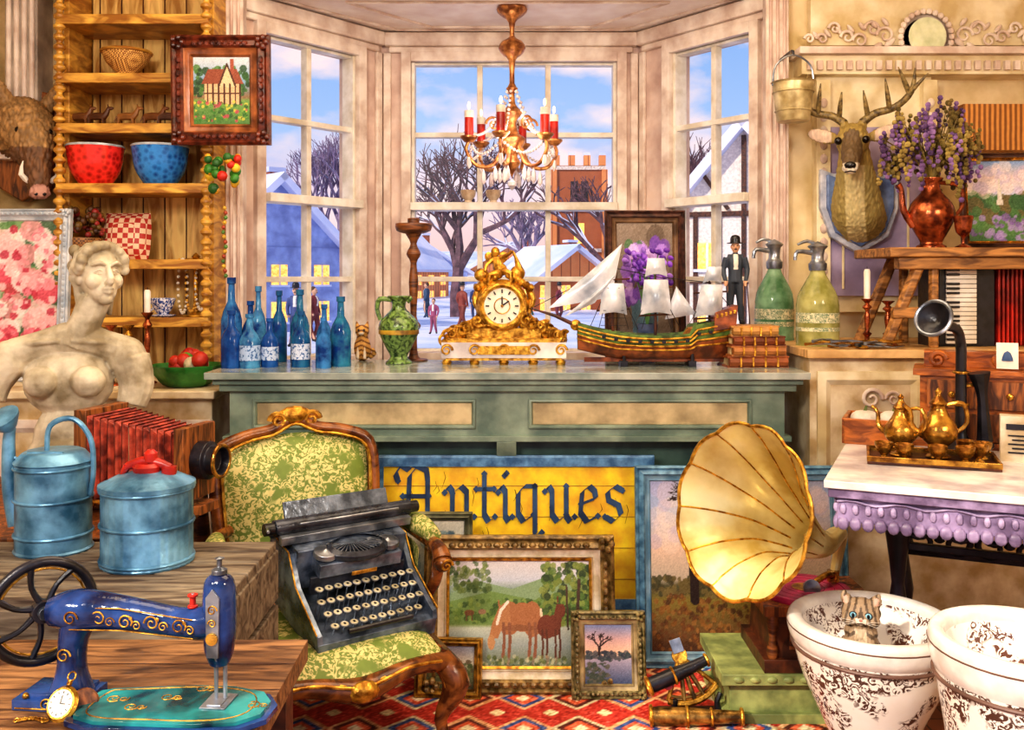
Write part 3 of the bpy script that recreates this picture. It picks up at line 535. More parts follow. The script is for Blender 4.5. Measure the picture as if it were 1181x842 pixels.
# deer trophy
e=emp('deer_head_trophy',P(990,240,4.09));u=4.0/F;b=B('shield_plaque',u);sp=[(-46,46),(-30,40),(0,48),(30,40),(46,46),(46,0),(34,-34),(0,-54),(-34,-34),(-46,0)]
b.ext(sp,-4,8,M('d8dbe4','98a0b4',s=20));b.ext([(x*.85,z*.85) for x,z in sp],-9,-3,M('7f98c8','4b6090',s=14));b.done(par=e,bev=1.2)
u=3.8/F;b=B('head',u);m=BLACK;b.tube([(0,4,-14),(0,-20,-2),(0,-36,26),(-1,-48,54),(-2,-54,72)],[33,31,25,19,16],m,sm=4,seg=16);b.sph((-2,-58,76),(19,20,21),m);b.tube([(-2,-62,74),(-2,-80,54),(-2,-90,42)],[14.5,11,8.5],m,sm=3,seg=14);b.sph((-2,-93,40),(9,6.5,7),m)
for s in(-1,1):b.sph((-2+s*34,-52,84),(20,4,8.5),m,rot=(0,-s*16,0));b.sph((-2+s*14,-68,76),(4.6,5,5),m);b.tube([(-2+s*9,-52,90),(-2+s*11,-52,100)],[6,5],m)
def deerc(c):
    n=.75+.7*abs(mn.noise(V((c.x*.3,c.y*.2,c.z*.1))));k=hx('a48c4c')
    if c.z<46 and c.y>-70: k=hx('a8965a') if abs(c.x)>11 else hx('d8c890')
    if c.y<-74 and c.z>44: k=hx('6a5436')
    if c.y<-78 and c.z<46:k=hx('e8dcc4')
    if abs(c.x+2)>24 and c.y<-53 and c.z>76:k=hx('e0c4ac')
    return [q*n for q in k]
b.done(rot=(0,0,-24),par=e,rem=1.4,smo=3,cf=deerc,fur=1.4)
b=B('antlers_and_eyes',u);AN=M('9a8450','4a3c22',r=.45,s=60)
for s in(-1,1):
    b.tube([(-2+s*10,-52,98),(-2+s*24,-50,108),(-2+s*46,-50,114),(-2+s*64,-56,130),(-2+s*68,-60,156)],[5.2,4.6,4.2,3.4,1],AN,sm=4,seg=10)
    for x,z,x2,z2 in((16,106,12,134),(40,113,36,146),(56,122,82,148),(62,128,50,158)):b.tube([(-2+s*x,-52,z),(-2+s*(x+x2)/2,-60,(z+z2)/2),(-2+s*x2,-64,z2)],[3.2,2.6,.7],AN,sm=3,seg=8)
    b.sph((-2+s*15.4,-72,75),4.6,M('140a06',r=.04,b=0));b.sph((-2+s*4,-98,41),1.8,BLACK)
b.sph((-2,-98.5,43),(6.5,3,4),M('1a1614',r=.2));b.tube([(-8,-97,35),(-2,-99,36),(4,-97,35)],.8,BLACK,seg=5);b.done(rot=(0,0,-24),par=e)
b=B('hanging_tin_bucket',3.9/F);TIN=M('d8c898','9a8656',r=.35,m=.35);b.lathe([(0,0),(18,0),(19,2),(24,44),(26,46),(23,45),(17,4),(0,3)],TIN,seg=24)
for z,r in((12,20.3),(34,23.2)):b.ring((0,0,z),r,1,TIN)
b.tube([(-24,0,42),(-20,0,66),(0,0,78),(20,0,66),(24,0,42)],1.2,STEEL,sm=4);b.tube([(0,0,78),(0,6,84),(0,56,84)],1.6,BLACK,sm=3);b.done(P(919,138,3.9)+V((0,.05,0)))
# rustic shelf
BZ=1.46
b=B('rustic_plank_shelf');RW=M('c08848','6a4420',k='w',s=6,st=(1,6,6));b.bx(1.38,2.1,3.48,3.85,BZ-.035,BZ,RW)
b.bx(1.42,2.1,3.5,3.55,BZ-.08,BZ-.035,RW)
for y in(3.53,3.8):
    b.tube([(1.52,y,BZ-.03),(1.38,y,1.09)],.024,RW,seg=6);b.tube([(1.56,y,BZ-.03),(1.56,y,1.09)],.02,RW,seg=6)
    b.bx(2.04,2.09,y-.02,y+.02,1.09,BZ-.03,RW)
b.bx(1.40,1.58,3.50,3.53,1.2,1.24,RW);b.done(bev=.004)
def rs(px,d):return V(((px-CX)*d/F,d,BZ)),d/F
l,u=rs(1074,3.62);b=B('copper_pitcher',u);b.lathe([(0,0),(15,0),(16,3),(12,7),(20,22),(26,38),(22,52),(12,64),(9,72),(13,80),(11,80),(7,70)],COP,sm=3);b.tube([(10,0,76),(32,0,72),(36,0,50),(24,0,34)],[2.5,2.6,2.4,2.2],COP,sm=4);b.tube([(-20,0,26),(-32,0,44),(-34,0,66),(-38,0,74)],[5,4,3,3.6],COP,sm=3);b.done(l)
b=B('dried_lavender_bouquet',u);rr=random.Random(6);mm=[M('7a5a94','402a50'),M('9a78b0','5a3e6c'),M('8a7a3c','4a3c1a'),M('b09a54','5e4a22')]
for i in range(130):
    a=rr.uniform(0,6.28);q=math.sqrt(rr.random());t=V((q*cos(a)*60,q*sin(a)*28,150-q*q*50+rr.uniform(-30,26)));b.tube([(0,0,76),(t.x*.35,t.y*.3,104),t],[.8,.7,.5],mm[2+i%2],seg=4)
    for j in range(6):b.sph(t+V((rr.uniform(-3,3),rr.uniform(-3,3),-j*5+6)),rr.uniform(2,3.8),mm[(i+j//5)%3 if i%4 else 3],seg=6,rg=4)
b.done(l)
l,u=rs(1111,3.53);b=B('copper_goblet',u);b.lathe([(0,0),(9,0),(8,2),(2,5),(2,12),(8,18),(10,30),(11,36),(9,35),(7,20)],COP,sm=2);b.done(l)
c=C(60,80,[(0,'3a6a34'),(.35,'6a8a3a'),(.45,'5a7a5a'),(.5,'a8b8d8'),(.8,'e0c8c0'),(1,'7a9ac8')]);c.d(50,0,1,.3,.55,.08,['2f5a2a','4a7a3a','6a5a2a']).d(30,0,1,.6,.95,.07,['f0dcd0','c8b8d0'],.5).p([(.45,.45),(.55,.45),(.5,.85)],'d8d0c0').d(60,0,1,0,.3,.04,['7a5aa0','a08ac0','4a7a34']).g(.04)
l,u=rs(1155,3.68);picture('framed_landscape_painting',l,88*u,112*u,.03,M('6a4a3a','33201a',r=.3),c,lean=-8,rz=-8,mat2=BRASS)
l,u=rc(1118,3.66);b=B('piano_accordion',u);b.box((-16,0,50),(70,40,100),BLACK);b.box((-26,-22,50),(40,6,96),BLACK)
for i in range(18):b.box((-22,-26.5,6+i*5.2),(34,3,4.6),WHITE)
for i in range(17):
    if i%7 not in(2,6):b.box((-32,-29,8.6+i*5.2),(14,3,2.6),BLACK)
for i in range(9):b.box((24+i*5,0,50),(2.6,42-(i%2)*0,98),RED);b.box((26.5+i*5,0,50),(2.6,34,90),DWOOD)
b.box((80,0,50),(18,42,100),RED);b.done(l,bev=.5)
# ---------------- washstand
WA=-24.4;WZ=.825;wl=V((.807,2.47,0));b=B('marble_washstand');PUR=M('a08cb0','645270',r=.45,s=20)
b.bx(0,.98,0,.86,WZ-.02,WZ,MARB);b.bx(.01,.97,.01,.85,WZ-.045,WZ-.02,PUR);b.bx(.03,.95,.03,.83,.715,WZ-.045,PUR)
LP=M('b8a6c8','7a688a',s=20)
for ax in(0,1):
    for i in range(30):
        x=.045+i*(.0305 if ax==0 else .0265);q=lambda a,c:(a,c) if ax==0 else (c,a)
        for rad,z,rz in((.016,.712,.018),(.009,.75,.014)):
            X,Y=q(x,.028);b.sph((X,Y,z),(rad if ax==0 else .01,.01 if ax==0 else rad,rz),PUR if rad>.01 else LP,seg=8,rg=5)
    q=[(.03+.94*i/40,.026,.768+.005*sin(i*1.2)) for i in range(40)] if ax==0 else [(.026,.03+.8*i/40,.768+.005*sin(i*1.2)) for i in range(40)]
    b.tube(q,.004,LP,seg=5)
IR=M('2c2430','120e16',r=.35,m=.4)
for x in(.16,.84):
    for y in(.45,.78):b.lathe([(.06,0),(.06,.02),(.022,.05),(.036,.12),(.018,.2),(.034,.34),(.018,.45),(.036,.6),(.042,.70)],IR,c=(x,y,0),sm=2,seg=12)
    b.T=TR((x,.62,.4),(0,0,90))
    for fx in(-1,1):
        for z in(-.18,0,.18):b.scroll((fx*.07,0,z),.07,IR,r=.013,fx=fx)
    b.T=Matrix()
for z in(.2,.45,.6):b.bx(.16,.84,.77,.79,z,z+.03,IR)
for i in range(7):b.scroll((.22+i*.1,.46,.62),.055,IR,r=.012,fx=(-1)**i);b.scroll((.22+i*.1,.77,.5),.055,IR,r=.012,fx=(-1)**i)
b.bx(.16,.84,.45,.47,.55,.57,IR)
b.done(wl,(0,0,WA),bev=.002)
R24=Matrix.Rotation(math.radians(WA),3,'Z')
def ws(x,y,z=WZ): return wl+R24@V((x,y,0))+V((0,0,z))
l=ws(.25,.38);u=.00262;e=emp('brass_tea_set_on_tray',l,(0,0,-20));b=B('tray',u);b.box((0,0,2),(130,74,3),DWOOD)
for sx,sy,w,h in((0,-36,130,3),(0,36,130,3),(-64,0,3,74),(64,0,3,74)):b.box((sx,sy,6),(w,h,6),BRASS)
b.done(par=e,bev=.6)
def pot(x,y,s,n='teapot',rz=150):
    b=B(n,u*s);b.lathe([(0,0),(12,0),(13,2),(6,6),(9,12),(20,24),(20,36),(12,48),(8,58),(10,62),(7,66),(3,72),(4,76),(0,80)],BRASS,sm=3,seg=20);b.tube([(16,0,26),(30,0,34),(32,0,52),(40,0,60)],[5,3.4,2.6,2.2],BRASS,sm=3);b.tube([(-9,0,60),(-28,0,62),(-33,0,40),(-18,0,26)],[2.4,2.6,2.4,2.2],BRASS,sm=3);b.done(V((x,y,4))*u,(0,0,rz),par=e)
pot(-30,10,.85);pot(8,10,.95,'coffee_pot',200)
for x,y in((-48,-20),(-28,-26),(32,-22),(46,-8),(36,20),(52,14),(5,-24)):
    b=B('cup',u);b.lathe([(0,0),(6,0),(5,2),(3,4),(8,10),(10,18),(8,17),(5,9)],BRASS,sm=2,seg=14);b.done(V((x,y,4))*u,par=e)
OW=M('c07030','743c16',k='w',s=12,st=(1,3,3),r=.3)
b=B('oak_drawer_chest');b.box((0,0,.11),(.66,.18,.22),OW);b.box((0,0,.23),(.70,.21,.02),OW);b.box((0,0,.01),(.70,.21,.02),OW);b.box((0,.04,.265),(.64,.09,.05),OW)
for i in range(4):
    for z in(.065,.165):b.box((-.24+i*.16,-.093,z),(.14,.012,.085),WOODX);b.sph((-.24+i*.16,-.105,z),.011,BRASS,seg=8,rg=6)
for x in(-.28,-.1,.1,.28):b.scroll((x,-.03,.265),.026,OW,r=.009)
b.done(ws(.545,.755),(0,0,WA),bev=.003)
b=B('antique_telephone',1.2);b.lathe([(0,0),(.05,0),(.05,.012),(.02,.03),(.013,.05),(.013,.12)],BLACK,seg=20);b.tube([(0,0,.05),(.0,0,.2),(-.005,-.01,.27),(-.03,-.04,.31),(-.07,-.06,.32)],[.014,.013,.013,.012,.012],BLACK,sm=4,seg=10)
b.lathe([(.012,0),(.02,.02),(.04,.05),(.044,.055),(.036,.05),(.01,.03),(0,.03)],BLACK,c=(-.07,-.06,.32),rot=(70,0,-50),seg=20);b.ring((-.112,-.098,.34),.043,.005,STEEL,rot=(70,0,-50));b.tube([(.04,-.01,.2),(.046,-.01,.16),(.05,-.01,.12),(.055,-.01,.03)],[.028,.016,.013,.02],BLACK,sm=3);b.ring((0,0,.12),.017,.004,BRASS);b.ring((0,0,.2),.016,.004,BRASS);b.tube([(0,0,.165),(.055,0,.17)],.005,BRASS,seg=6);b.tube([(.055,-.01,.04),(.06,-.04,.02),(.02,-.05,.015),(0,-.04,.02)],.004,BLACK,sm=5,seg=6);b.done(ws(.33,.585))
b=B('spice_packet');b.box((0,0,.065),(.12,.05,.13),M('e8dcc0','c0a880'));b.box((0,-.027,.10),(.09,.003,.016),BLACK)
for q in range(5):b.box((0,-.027,.075-q*.012),(.08-.02*(q%2),.003,.004),BLACK)
b.ring((.03,-.027,.035),.015,.003,RED,rot=(90,0,0));b.done(ws(.49,.5),(0,0,WA))
candlestick('brass_candlestick',ws(.6,.42),.0025,50,DWOOD,0,1)
b=B('bell_picture_card');b.box((0,0,.045),(.06,.004,.08),WHITE,rot=(-8,0,0));b.lathe([(.016,0),(.014,.01),(.009,.024),(0,.03)],M('3a5a8a'),c=(0,-.004,.03),seg=14,sy=.3);b.done(ws(.46,.70,WZ+.24),(0,0,WA))
b=B('wooden_tray_box')
for a in((0,0,.005,.19,.2,.01),(0,-.1,.04,.19,.012,.08),(0,.1,.04,.19,.012,.08),(-.095,0,.04,.012,.2,.08),(.095,0,.04,.012,.2,.08)):b.box(a[:3],a[3:],OW)
b.done(ws(.09,.70),(0,0,WA),bev=.002)
for x,y in((.05,.70),(.135,.72)):
    b=B('white_gourd');b.lathe([(0,0),(.03,.003),(.045,.035),(.036,.075),(.008,.085),(0,.08)],M('f0e8d8','c0b8a8'),sm=3,fl=lambda a:1+.08*abs(sin(a*5)));b.tube([(0,0,.08),(.006,0,.1)],[.006,.004],M('6a7a3a'),seg=6);b.done(ws(x,y,WZ+.01))
# ---------------- toilets + kitten
TP=M('f4ece0','563a30',k='fl',s=12,th=.475,w=.03,r=.1,b=0);TW=M('f6f0e6','e0d6cc',r=.1,b=0);TI=M('f4ece2','624036',k='fl',s=14,th=.46,w=.03,r=.1,b=0)
def toilet(x,y,h,r,rz):
    b=B('antique_toilet_bowl');b.lathe([(.13,0),(.14,.015),(.135,.03),(.11,.05),(.11,h*.25),(.15,h*.45),(r*.88,h*.68),(r*.97,h*.86)],TP,sm=3,seg=40,sx=.95)
    b.lathe([(r*.97,h*.86),(r*1.02,h*.9),(r*1.04,h*.96),(r*1.02,h),(r*.96,h+.006),(r*.86,h),(r*.84,h*.96)],TW,sm=3,seg=40,sx=.95)
    b.lathe([(r*.84,h*.96),(r*.78,h*.88),(r*.62,h*.72),(r*.4,h*.6),(0,h*.56)],TI,sm=3,seg=40,sx=.95)
    b.lathe([(0,h*.66),(r*.5,h*.66)],M('b9c8b8','98a898',r=.03,b=0),sx=.95,seg=30)
    b.ring((0,0,h*.84),r*.975,.005,M('7a5a4c'),sx=.95,seg=40);b.ring((0,0,h*.965),r*1.035,.0025,M('7a5a4c'),sx=.95,seg=40,sg=5);b.ring((0,0,.03),.137,.006,M('7a5a4c'),sx=.95)
    b.tube([(0,r*.8,h*.5),(0,r*1.1,h*.35),(0,r*1.05,0.02)],[.06,.055,.07],TP,sm=3,seg=14);b.done((x,y,0),(0,0,rz))
toilet(.965,2.56,.435,.222,-20);toilet(1.115,2.08,.565,.195,-10)
kl=P(993,706,2.54);e=emp('tabby_kitten',kl,(0,0,-21));u=2.75/F;b=B('body',u);m=BLACK
b.sph((0,0,0),(20,16,15.5),m);b.sph((0,-12,-5),(7.5,6,5),m);b.sph((0,4,-22),(17,14,17),m);b.sph((0,6,-38),(20,17,17),m);b.tube([(0,2,-8),(0,4,-22)],[15,15],m)
for s in(-1,1):b.tube([(s*12,0,8),(s*16,1,15),(s*18,1,21)],[7.5,5.5,1.2],m,sm=2);b.tube([(s*8,-6,-20),(s*9.5,-12,-30),(s*9.5,-15,-42)],[5.5,5,4.6],m,sm=2);b.sph((s*9.5,-18,-44),(5.4,5.5,4.2),m);b.sph((s*10.5,-9,-5),(9,6.5,7),m)
def kc(c):
    if abs(c.x)<5.5 and c.y<-14.5 and c.z<-2 and c.z>-12:return hx('e0d0bc')
    if abs(c.x)<6 and c.y<-8 and -32<c.z<-14:return hx('d0bc a0'.replace(' ',''))
    if c.z>10 and c.y<-3 and 13<abs(c.x)<18:return hx('c89c88')
    k=sin(c.z*.7+abs(c.x)*.35) if c.z<-12 else sin(abs(c.x)*1.0+c.z*.25)
    return hx('54422f') if k>.3 else hx('9c8468')
b.done(par=e,rem=1.1,smo=1,cf=kc,fur=1)
b=B('face',u)
for s in(-1,1):b.sph((s*7.6,-13.8,1),(3.6,2.6,3.2),M('8ac0d0','4a8098',r=.05,b=0),seg=12,rg=8);b.sph((s*7.6,-16,1),(1.6,1,2.4),M('080808',r=.05),seg=8,rg=6);b.ring((s*7.6,-14.6,1),3.6,.6,M('2a2018'),rot=(90,0,0),seg=14,sg=5)
b.sph((0,-18,-3),(2,1.3,1.4),M('d88878'),seg=8,rg=6);b.tube([(-4,-16.8,-7.5),(0,-18,-6),(4,-16.8,-7.5)],.5,M('4a3020'),sm=2,seg=5)
for s in(-1,1):
    for q in range(3):b.tube([(s*6,-16,-5-q),(s*22,-17,-3-q*4)],[.2,.1],WHITE,seg=4)
b.done(par=e)
# ---------------- gramophone
b=B('green_stand');SG=M('a4ae6a','687444',s=12);b.bx(.63,1.12,2.86,3.2,.125,.158,SG);b.bx(.66,1.09,2.89,3.17,.03,.125,SG);b.bx(.64,1.11,2.87,3.19,0,.035,SG)
for i in range(9):b.sph((.68+i*.05,2.86,.142),(.018,.008,.01),SG,seg=7,rg=5)
b.done(bev=.004)
e=emp('gramophone',(.94,3.02,.158));b=B('case');b.box((0,0,.02),(.36,.3,.04),DWOOD);b.box((0,0,.105),(.31,.26,.14),DWOOD,tp=.97);b.box((0,0,.185),(.36,.3,.03),WOODX)
for x in(-.15,.15):b.lathe([(.014,.04),(.02,.06),(.01,.1),(.02,.15),(.014,.17)],WOOD,c=(x,-.13,0),seg=10)
b.box((0,-.132,.105),(.2,.006,.08),WOOD);b.scroll((-.04,-.137,.105),.03,GOLD,r=.004);b.scroll((.04,-.137,.105),.03,GOLD,r=.004,fx=-1);b.tube([(.15,.0,.1),(.2,0,.1),(.205,-.05,.1)],.006,STEEL);b.done(par=e,bev=.004)
b=B('turntable');b.lathe([(0,0),(.14,0),(.143,.008),(.14,.018),(0,.018)],M('d83a70','8a1844',k='n',r=.3),seg=40)
for r in(.06,.09,.12):b.ring((0,0,.018),r,.0015,M('9a2048'),seg=40,sg=5)
b.lathe([(0,.0185),(.04,.0195)],GOLD,seg=24);b.tube([(0,0,0),(0,0,.03)],.004,STEEL,seg=6);b.done((-.02,-.02,.2),par=e)
b=B('horn');HI=M('f2e4a4','bca052',r=.25,m=.2,s=5)
Z=V((.94,3.02,.158));pts=[(.635,2.66,.70),(.665,2.68,.692),(.71,2.71,.675),(.77,2.75,.645),(.83,2.79,.605),(.89,2.84,.565),(.96,2.92,.535),(1.02,3.0,.54),(1.055,3.06,.52),(1.05,3.08,.44),(1.03,3.06,.38)]
rd=[.235,.205,.158,.105,.072,.05,.035,.026,.02,.016,.014]
b.tube([V(p)-Z for p in pts],rd,HI,seg=66,sm=4,cap=False,fl=lambda a:1+.045*abs(sin(a*5.5)))
q=cr(np.c_[np.array(pts),rd],4)
t0=(V(q[0][:3])-V(q[1][:3])).normalized();up=V((0,0,1));up=(up-t0*up.dot(t0)).normalized();sd=(-t0).cross(up)
def rib(g,fr,to,off=0):
    o=[]
    for i in range(fr,to):
        c=V(q[i][:3]);t=(V(q[max(i-1,0)][:3])-V(q[i+1][:3])).normalized();uu=(up-t*up.dot(t)).normalized();ss=(-t).cross(uu);o.append(c-Z+(uu*cos(g)+ss*sin(g))*(q[i][3]+off))
    return o
for i in range(11):b.tube(rib(2*pi*i/11,0,20),.0028,GOLD,seg=5)
b.tube([V(q[0][:3])-Z+(up*cos(2*pi*i/66)+sd*sin(2*pi*i/66))*.235*(1+.045*abs(sin(2*pi*i/66*5.5))) for i in range(66)],.0055,GOLD,seg=6,closed=True)
b.done(par=e);b=B('tone_arm');b.tube([V((1.03,3.06,.39))-Z,V((1.0,3.02,.41))-Z,V((.95,2.98,.40))-Z,V((.93,2.97,.385))-Z],[.012,.011,.01,.01],BRASS,sm=3);b.lathe([(0,0),(.026,0),(.026,.012),(0,.014)],STEEL,c=V((.93,2.965,.385))-Z,rot=(80,0,0));b.tube([V((1.03,3.06,.36))-Z,V((1.03,3.06,.41))-Z],.02,BRASS);b.done(par=e)
# ---------------- rug
c=C(280,120,[(0,'b83020'),(1,'982420')])
for x0,x1,y0,y1,cl in((.0,1,0,1,'2a3050'),(.01,.99,.02,.98,'d8b88a'),(.03,.97,.06,.94,'b83020')):c.p([(x0,y0),(x1,y0),(x1,y1),(x0,y1)],cl)
for i in range(12):
    x=.06+i*.08
    for y in(.14,.38,.62,.86):
        for r,cl in((.1,'d8a070' if i%3 else 'd8c8a0'),(.08,'34508a' if i%2 else '5a1a14'),(.055,'d8603a'),(.028,'ecd8b0')):c.k(abs((c.X-x)*c.asp)+abs(c.Y-y)<r*1.0,cl)
    for y in(.26,.5,.74):c.k(abs((c.X-x-.04)*c.asp)+abs(c.Y-y)<.03,'e8d0a0')
for i in range(60):c.k((abs(c.X-i/60)<.004)&((c.Y<.05)|(c.Y>.95)),'8a2018')
c.g(.09);o=c.mesh('persian_rug',2.1,.85,None,(.12,2.52,.006),flat=True)
# ---------------- leaning frames and sign
b=B('low_wooden_crate');b.bx(-.44,.44,3.37,3.44,0,.17,WOODX);b.done(bev=.003)
c=C(200,170,[(0,'5a3a24'),(.12,'7a5a30'),(.3,'9a8a3a'),(.38,'5a5a3a'),(.42,'d8c8b0'),(.6,'f0d0b8'),(.8,'b0bcd8'),(1,'96a8d0')])
c.d(60,0,1,.55,1,.07,['f0d8d0','c8b8d8','f8e4d4'],.35).d(260,0,1,.33,.43,.022,['5a5030','7a6a3a','4a4a2a','8a7a44']).d(500,0,1,0,.33,.014,['7a4a24','b07a3a','5a3a1c','9a6428'],.7)
def ptree(c,x,y,L,a,w,k,R=random.Random(4),col='32211c'):
    x2=x+L*cos(a)/c.asp;y2=y+L*sin(a);c.l([(x,y),(x2,y2)],w,col)
    if k:
        for i in range(3 if k>1 else 2):ptree(c,x2,y2,L*R.uniform(.66,.88),a+R.uniform(-.75,.75),w*.64,k-1,R,col)
ptree(c,.24,.3,.2,1.6,.03,5);ptree(c,.78,.32,.1,1.6,.014,5);ptree(c,.55,.34,.06,1.5,.008,4);c.g(.03)
l,_=on(856,768,0);k=l.y/F;picture('framed_autumn_landscape',l+V((0,-.01,0)),245*k,.69,.055,M('74a4c0','3c6684',s=30,r=.35),c,lean=-5,mat2=M('94b8cc','5f8ba6'),th=.03)
e=emp('antiques_shop_sign',V((P(592,0,3.385).x,3.385,.17)),(-4,0,0));k=3.385/F;SW,SHh=327*k,.545;b=B('board');BF=M('6494bc','315a82',r=.45,s=25);b.rect(SW,SHh,[(0,.0),(0,-.02),(.008,-.025),(.04,-.02),(.04,-.005)],BF);b.bx(-SW/2+.03,SW/2-.03,-.008,0,.03,SHh-.03,M('ffdc24','e4ac1c',r=.5,s=12))
for i in range(1,5):z=SHh*i/5;b.bx(-SW/2+.04,SW/2-.04,-.0095,-.007,z-.001,z+.001,M('a87a1a'))
rr=random.Random(8)
for i in range(26):
    x,z=rr.uniform(-SW/2+.05,SW/2-.05),rr.uniform(.25,SHh-.05);b.tube([(x,-.008,z),(x+.006,-.008,z-.02),(x+rr.uniform(-.01,.01),-.008,z-rr.uniform(.03,.07))],[.0008,.0014,.0006],M('8a6414'),seg=4)
b.done(par=e)
b=B('lettering');NV=M('2f527a','1c3050',r=.5)
LT={'A':(1.55,[[(-.05,.2),(.1,0),(.32,.08),(.42,.4),(.46,1.3),(.75,1.62)],[(.1,1.15),(.02,1.35),(.2,1.6),(.45,1.45),(.62,1.6),(.98,1.45),(1.02,1.2),(1.02,.18),(1.15,0),(1.35,.18)],[(.25,.72),(1.05,.72)]]),
'n':(.98,[[(0,.82),(.12,1),(.24,.85),(.24,.15),(.34,0)],[(.08,.1),(.24,0)],[(.24,.8),(.5,1),(.68,.84),(.68,.15),(.8,0),(.92,.14)]]),
't':(.68,[[(.25,1.35),(.25,.2),(.38,0),(.58,.14)],[(0,.92),(.55,.92)]]),'i':(.5,[[(0,.82),(.1,1),(.22,.85),(.22,.15),(.32,0),(.44,.14)],[(.2,1.3),(.26,1.36)]]),
'q':(.95,[[(.64,1.0),(.3,1),(.12,.8),(.12,.22),(.28,0),(.6,.2)],[(.64,1.0),(.64,-.35),(.5,-.5)],[(.64,-.4),(.85,-.3)]]),
'u':(.98,[[(0,.85),(.12,1),(.22,.85),(.22,.2),(.38,0),(.66,.2)],[(.66,1),(.66,.15),(.78,0),(.92,.14)]]),
'e':(.8,[[(.14,.5),(.6,.66),(.56,.86),(.4,1),(.18,.85),(.12,.25),(.32,0),(.66,.16)]]),
's':(.8,[[(.62,.88),(.4,1),(.16,.84),(.2,.6),(.5,.46),(.58,.2),(.34,0),(.08,.14)]])}
S=.125;x0=-SW/2+.08;zb=SHh-.235;nb=V((.072,0,.06))
for ch in 'Antiques':
    w,st=LT[ch]
    for pl in st:
        for p,q2 in zip(pl,pl[1:]):
            a=V((p[0],0,p[1]));d2=V((q2[0],0,q2[1]));po=[a-nb,a+nb,d2+nb,d2-nb]
            b.ext([(x0+S*.92*v.x,zb+S*v.z) for v in po],-.013,-.008,NV)
        for p in pl[:1]+pl[-1:]:b.ext([(x0+S*.92*(p[0]+dx),zb+S*(p[1]+dz)) for dx,dz in((-.1,0),(0,-.1),(.1,0),(0,.1))],-.0132,-.008,NV)
    x0+=S*w*.92
b.done(par=e)
c=C(60,110,[(0,'5a5a4a'),(.6,'8aa0a8'),(1,'d8d0b8')]);c.d(120,0,1,.1,.9,.04,['4a6a7a','6a8a90','2f4a5a','c0b090'],.6).g(.03)
l,_=on(502,778,0);k=l.y/F;picture('framed_seascape',l,86*k,186*k,.03,M('8a8a6a','50503a',r=.4),c,lean=-3)
c=C(210,150,[(0,'6a7a5a'),(.2,'9aa8a0'),(.36,'c4ccb8'),(.4,'6a8a3a'),(.62,'7a9a5a'),(.72,'8aa090'),(.8,'c8d0d8'),(1,'e8e0d8')])
c.p([(0,.66),(.2,.8),(.45,.72),(.7,.84),(1,.7),(1,.4),(0,.4)],'88a478').p([(0,.6),(.3,.7),(.6,.62),(1,.7),(1,.4),(0,.4)],'74944c').d(260,0,1,.42,.62,.022,['4a6a2a','6a8a3a','86a04a','3a5522'],.8).d(300,.66,1,.4,.95,.03,['3f5a26','5a7a30','7a8a3a','2c401c','8a9a44']).l([(.9,.35),(.92,.8)],.016,'4a3422').l([(.84,.35),(.83,.75)],.01,'4a3422').d(100,0,.3,.7,.97,.025,['5a7030','3a5522','7a9040'],.6)
HB='a87044'
c.e(.43,.45,.085,.155,HB).e(.52,.46,.09,.135,HB).e(.59,.44,.07,.165,HB).p([(.43,.60),(.36,.56),(.31,.4),(.29,.28),(.35,.26),(.38,.36),(.44,.38)],'b47e4e').e(.305,.23,.026,.07,'c0905e').l([(.42,.6),(.37,.52),(.345,.4)],.014,'f0e4cc').l([(.36,.56),(.355,.61)],.008,HB).e(.5,.36,.11,.03,'7e5232',.6)
for x in(.39,.43,.57,.61):c.l([(x,.4),(x+.006,.25),(x-.003,.1)],.015,'8a5a3c')
c.l([(.65,.53),(.67,.28)],.012,'e8d4b0')
FB='723a20';c.e(.69,.37,.065,.11,FB).e(.74,.38,.05,.1,FB).p([(.73,.42),(.76,.58),(.81,.58),(.79,.38)],FB).e(.80,.52,.022,.06,FB).l([(.77,.6),(.77,.65)],.007,FB)
for x in(.66,.69,.75,.78):c.l([(x,.34),(x+.004,.2),(x,.09)],.010,'5c3016')
c.e(.15,.5,.035,.028,'7a522c').l([(.13,.5),(.13,.43)],.006,'6a4a2a').l([(.17,.5),(.17,.43)],.006,'6a4a2a').e(.24,.51,.028,.024,'9a7a5a').d(160,0,1,.0,.1,.018,['4a5a2a','7a8a4a','c8c8a0'],.6)
for x in(.43,.6,.7,.76):c.l([(x,.09),(x-.01,.02)],.012,'8a6a54',.5)
c.g(.03)
l,_=on(599,798,0);k=l.y/F;e=picture('framed_horse_painting',l,222*k,176*k,.078,M('a88850','54401c',s=35,r=.3,m=.15),c,lean=-10,mat2=M('e8dcc4','c0b08c',s=20),orn=True,th=.045)
b=B('inner_gilt_edge');b.rect(222*k-.147,176*k-.147,[(0,-.02),(.003,-.026),(.01,-.02)],GOLD);b.done((0,0,.0735),par=e)
c=C(60,90,[(0,'3a4a6a'),(.4,'a8a0b0'),(.5,'f0c8a0'),(.75,'d8b0a8'),(1,'8a9ac0')]);c.d(110,0,1,.4,.54,.03,['3a4a4a','2a3440','5a5a5a']).d(90,.0,.5,0,.35,.03,['3a4a3a','5a5a4a'])
ptree(c,.3,.5,.12,1.5,.02,4,random.Random(9));c.g(.03)
l,_=on(702,805,0);k=l.y/F;picture('framed_lake_painting',l,86*k,97*k,.045,M('9a8a5c','484020',s=60,r=.3),c,lean=-10,mat2=M('b8a474','5a4a2a'),orn=True)
c=C(60,60,[(0,'4a4a2a'),(.45,'6a7a4a'),(.6,'d8d0b0'),(1,'a0a8b0')]);c.d(90,0,1,.2,.65,.05,['4a5a2a','7a7a3a','5a4a2a']).g(.04)
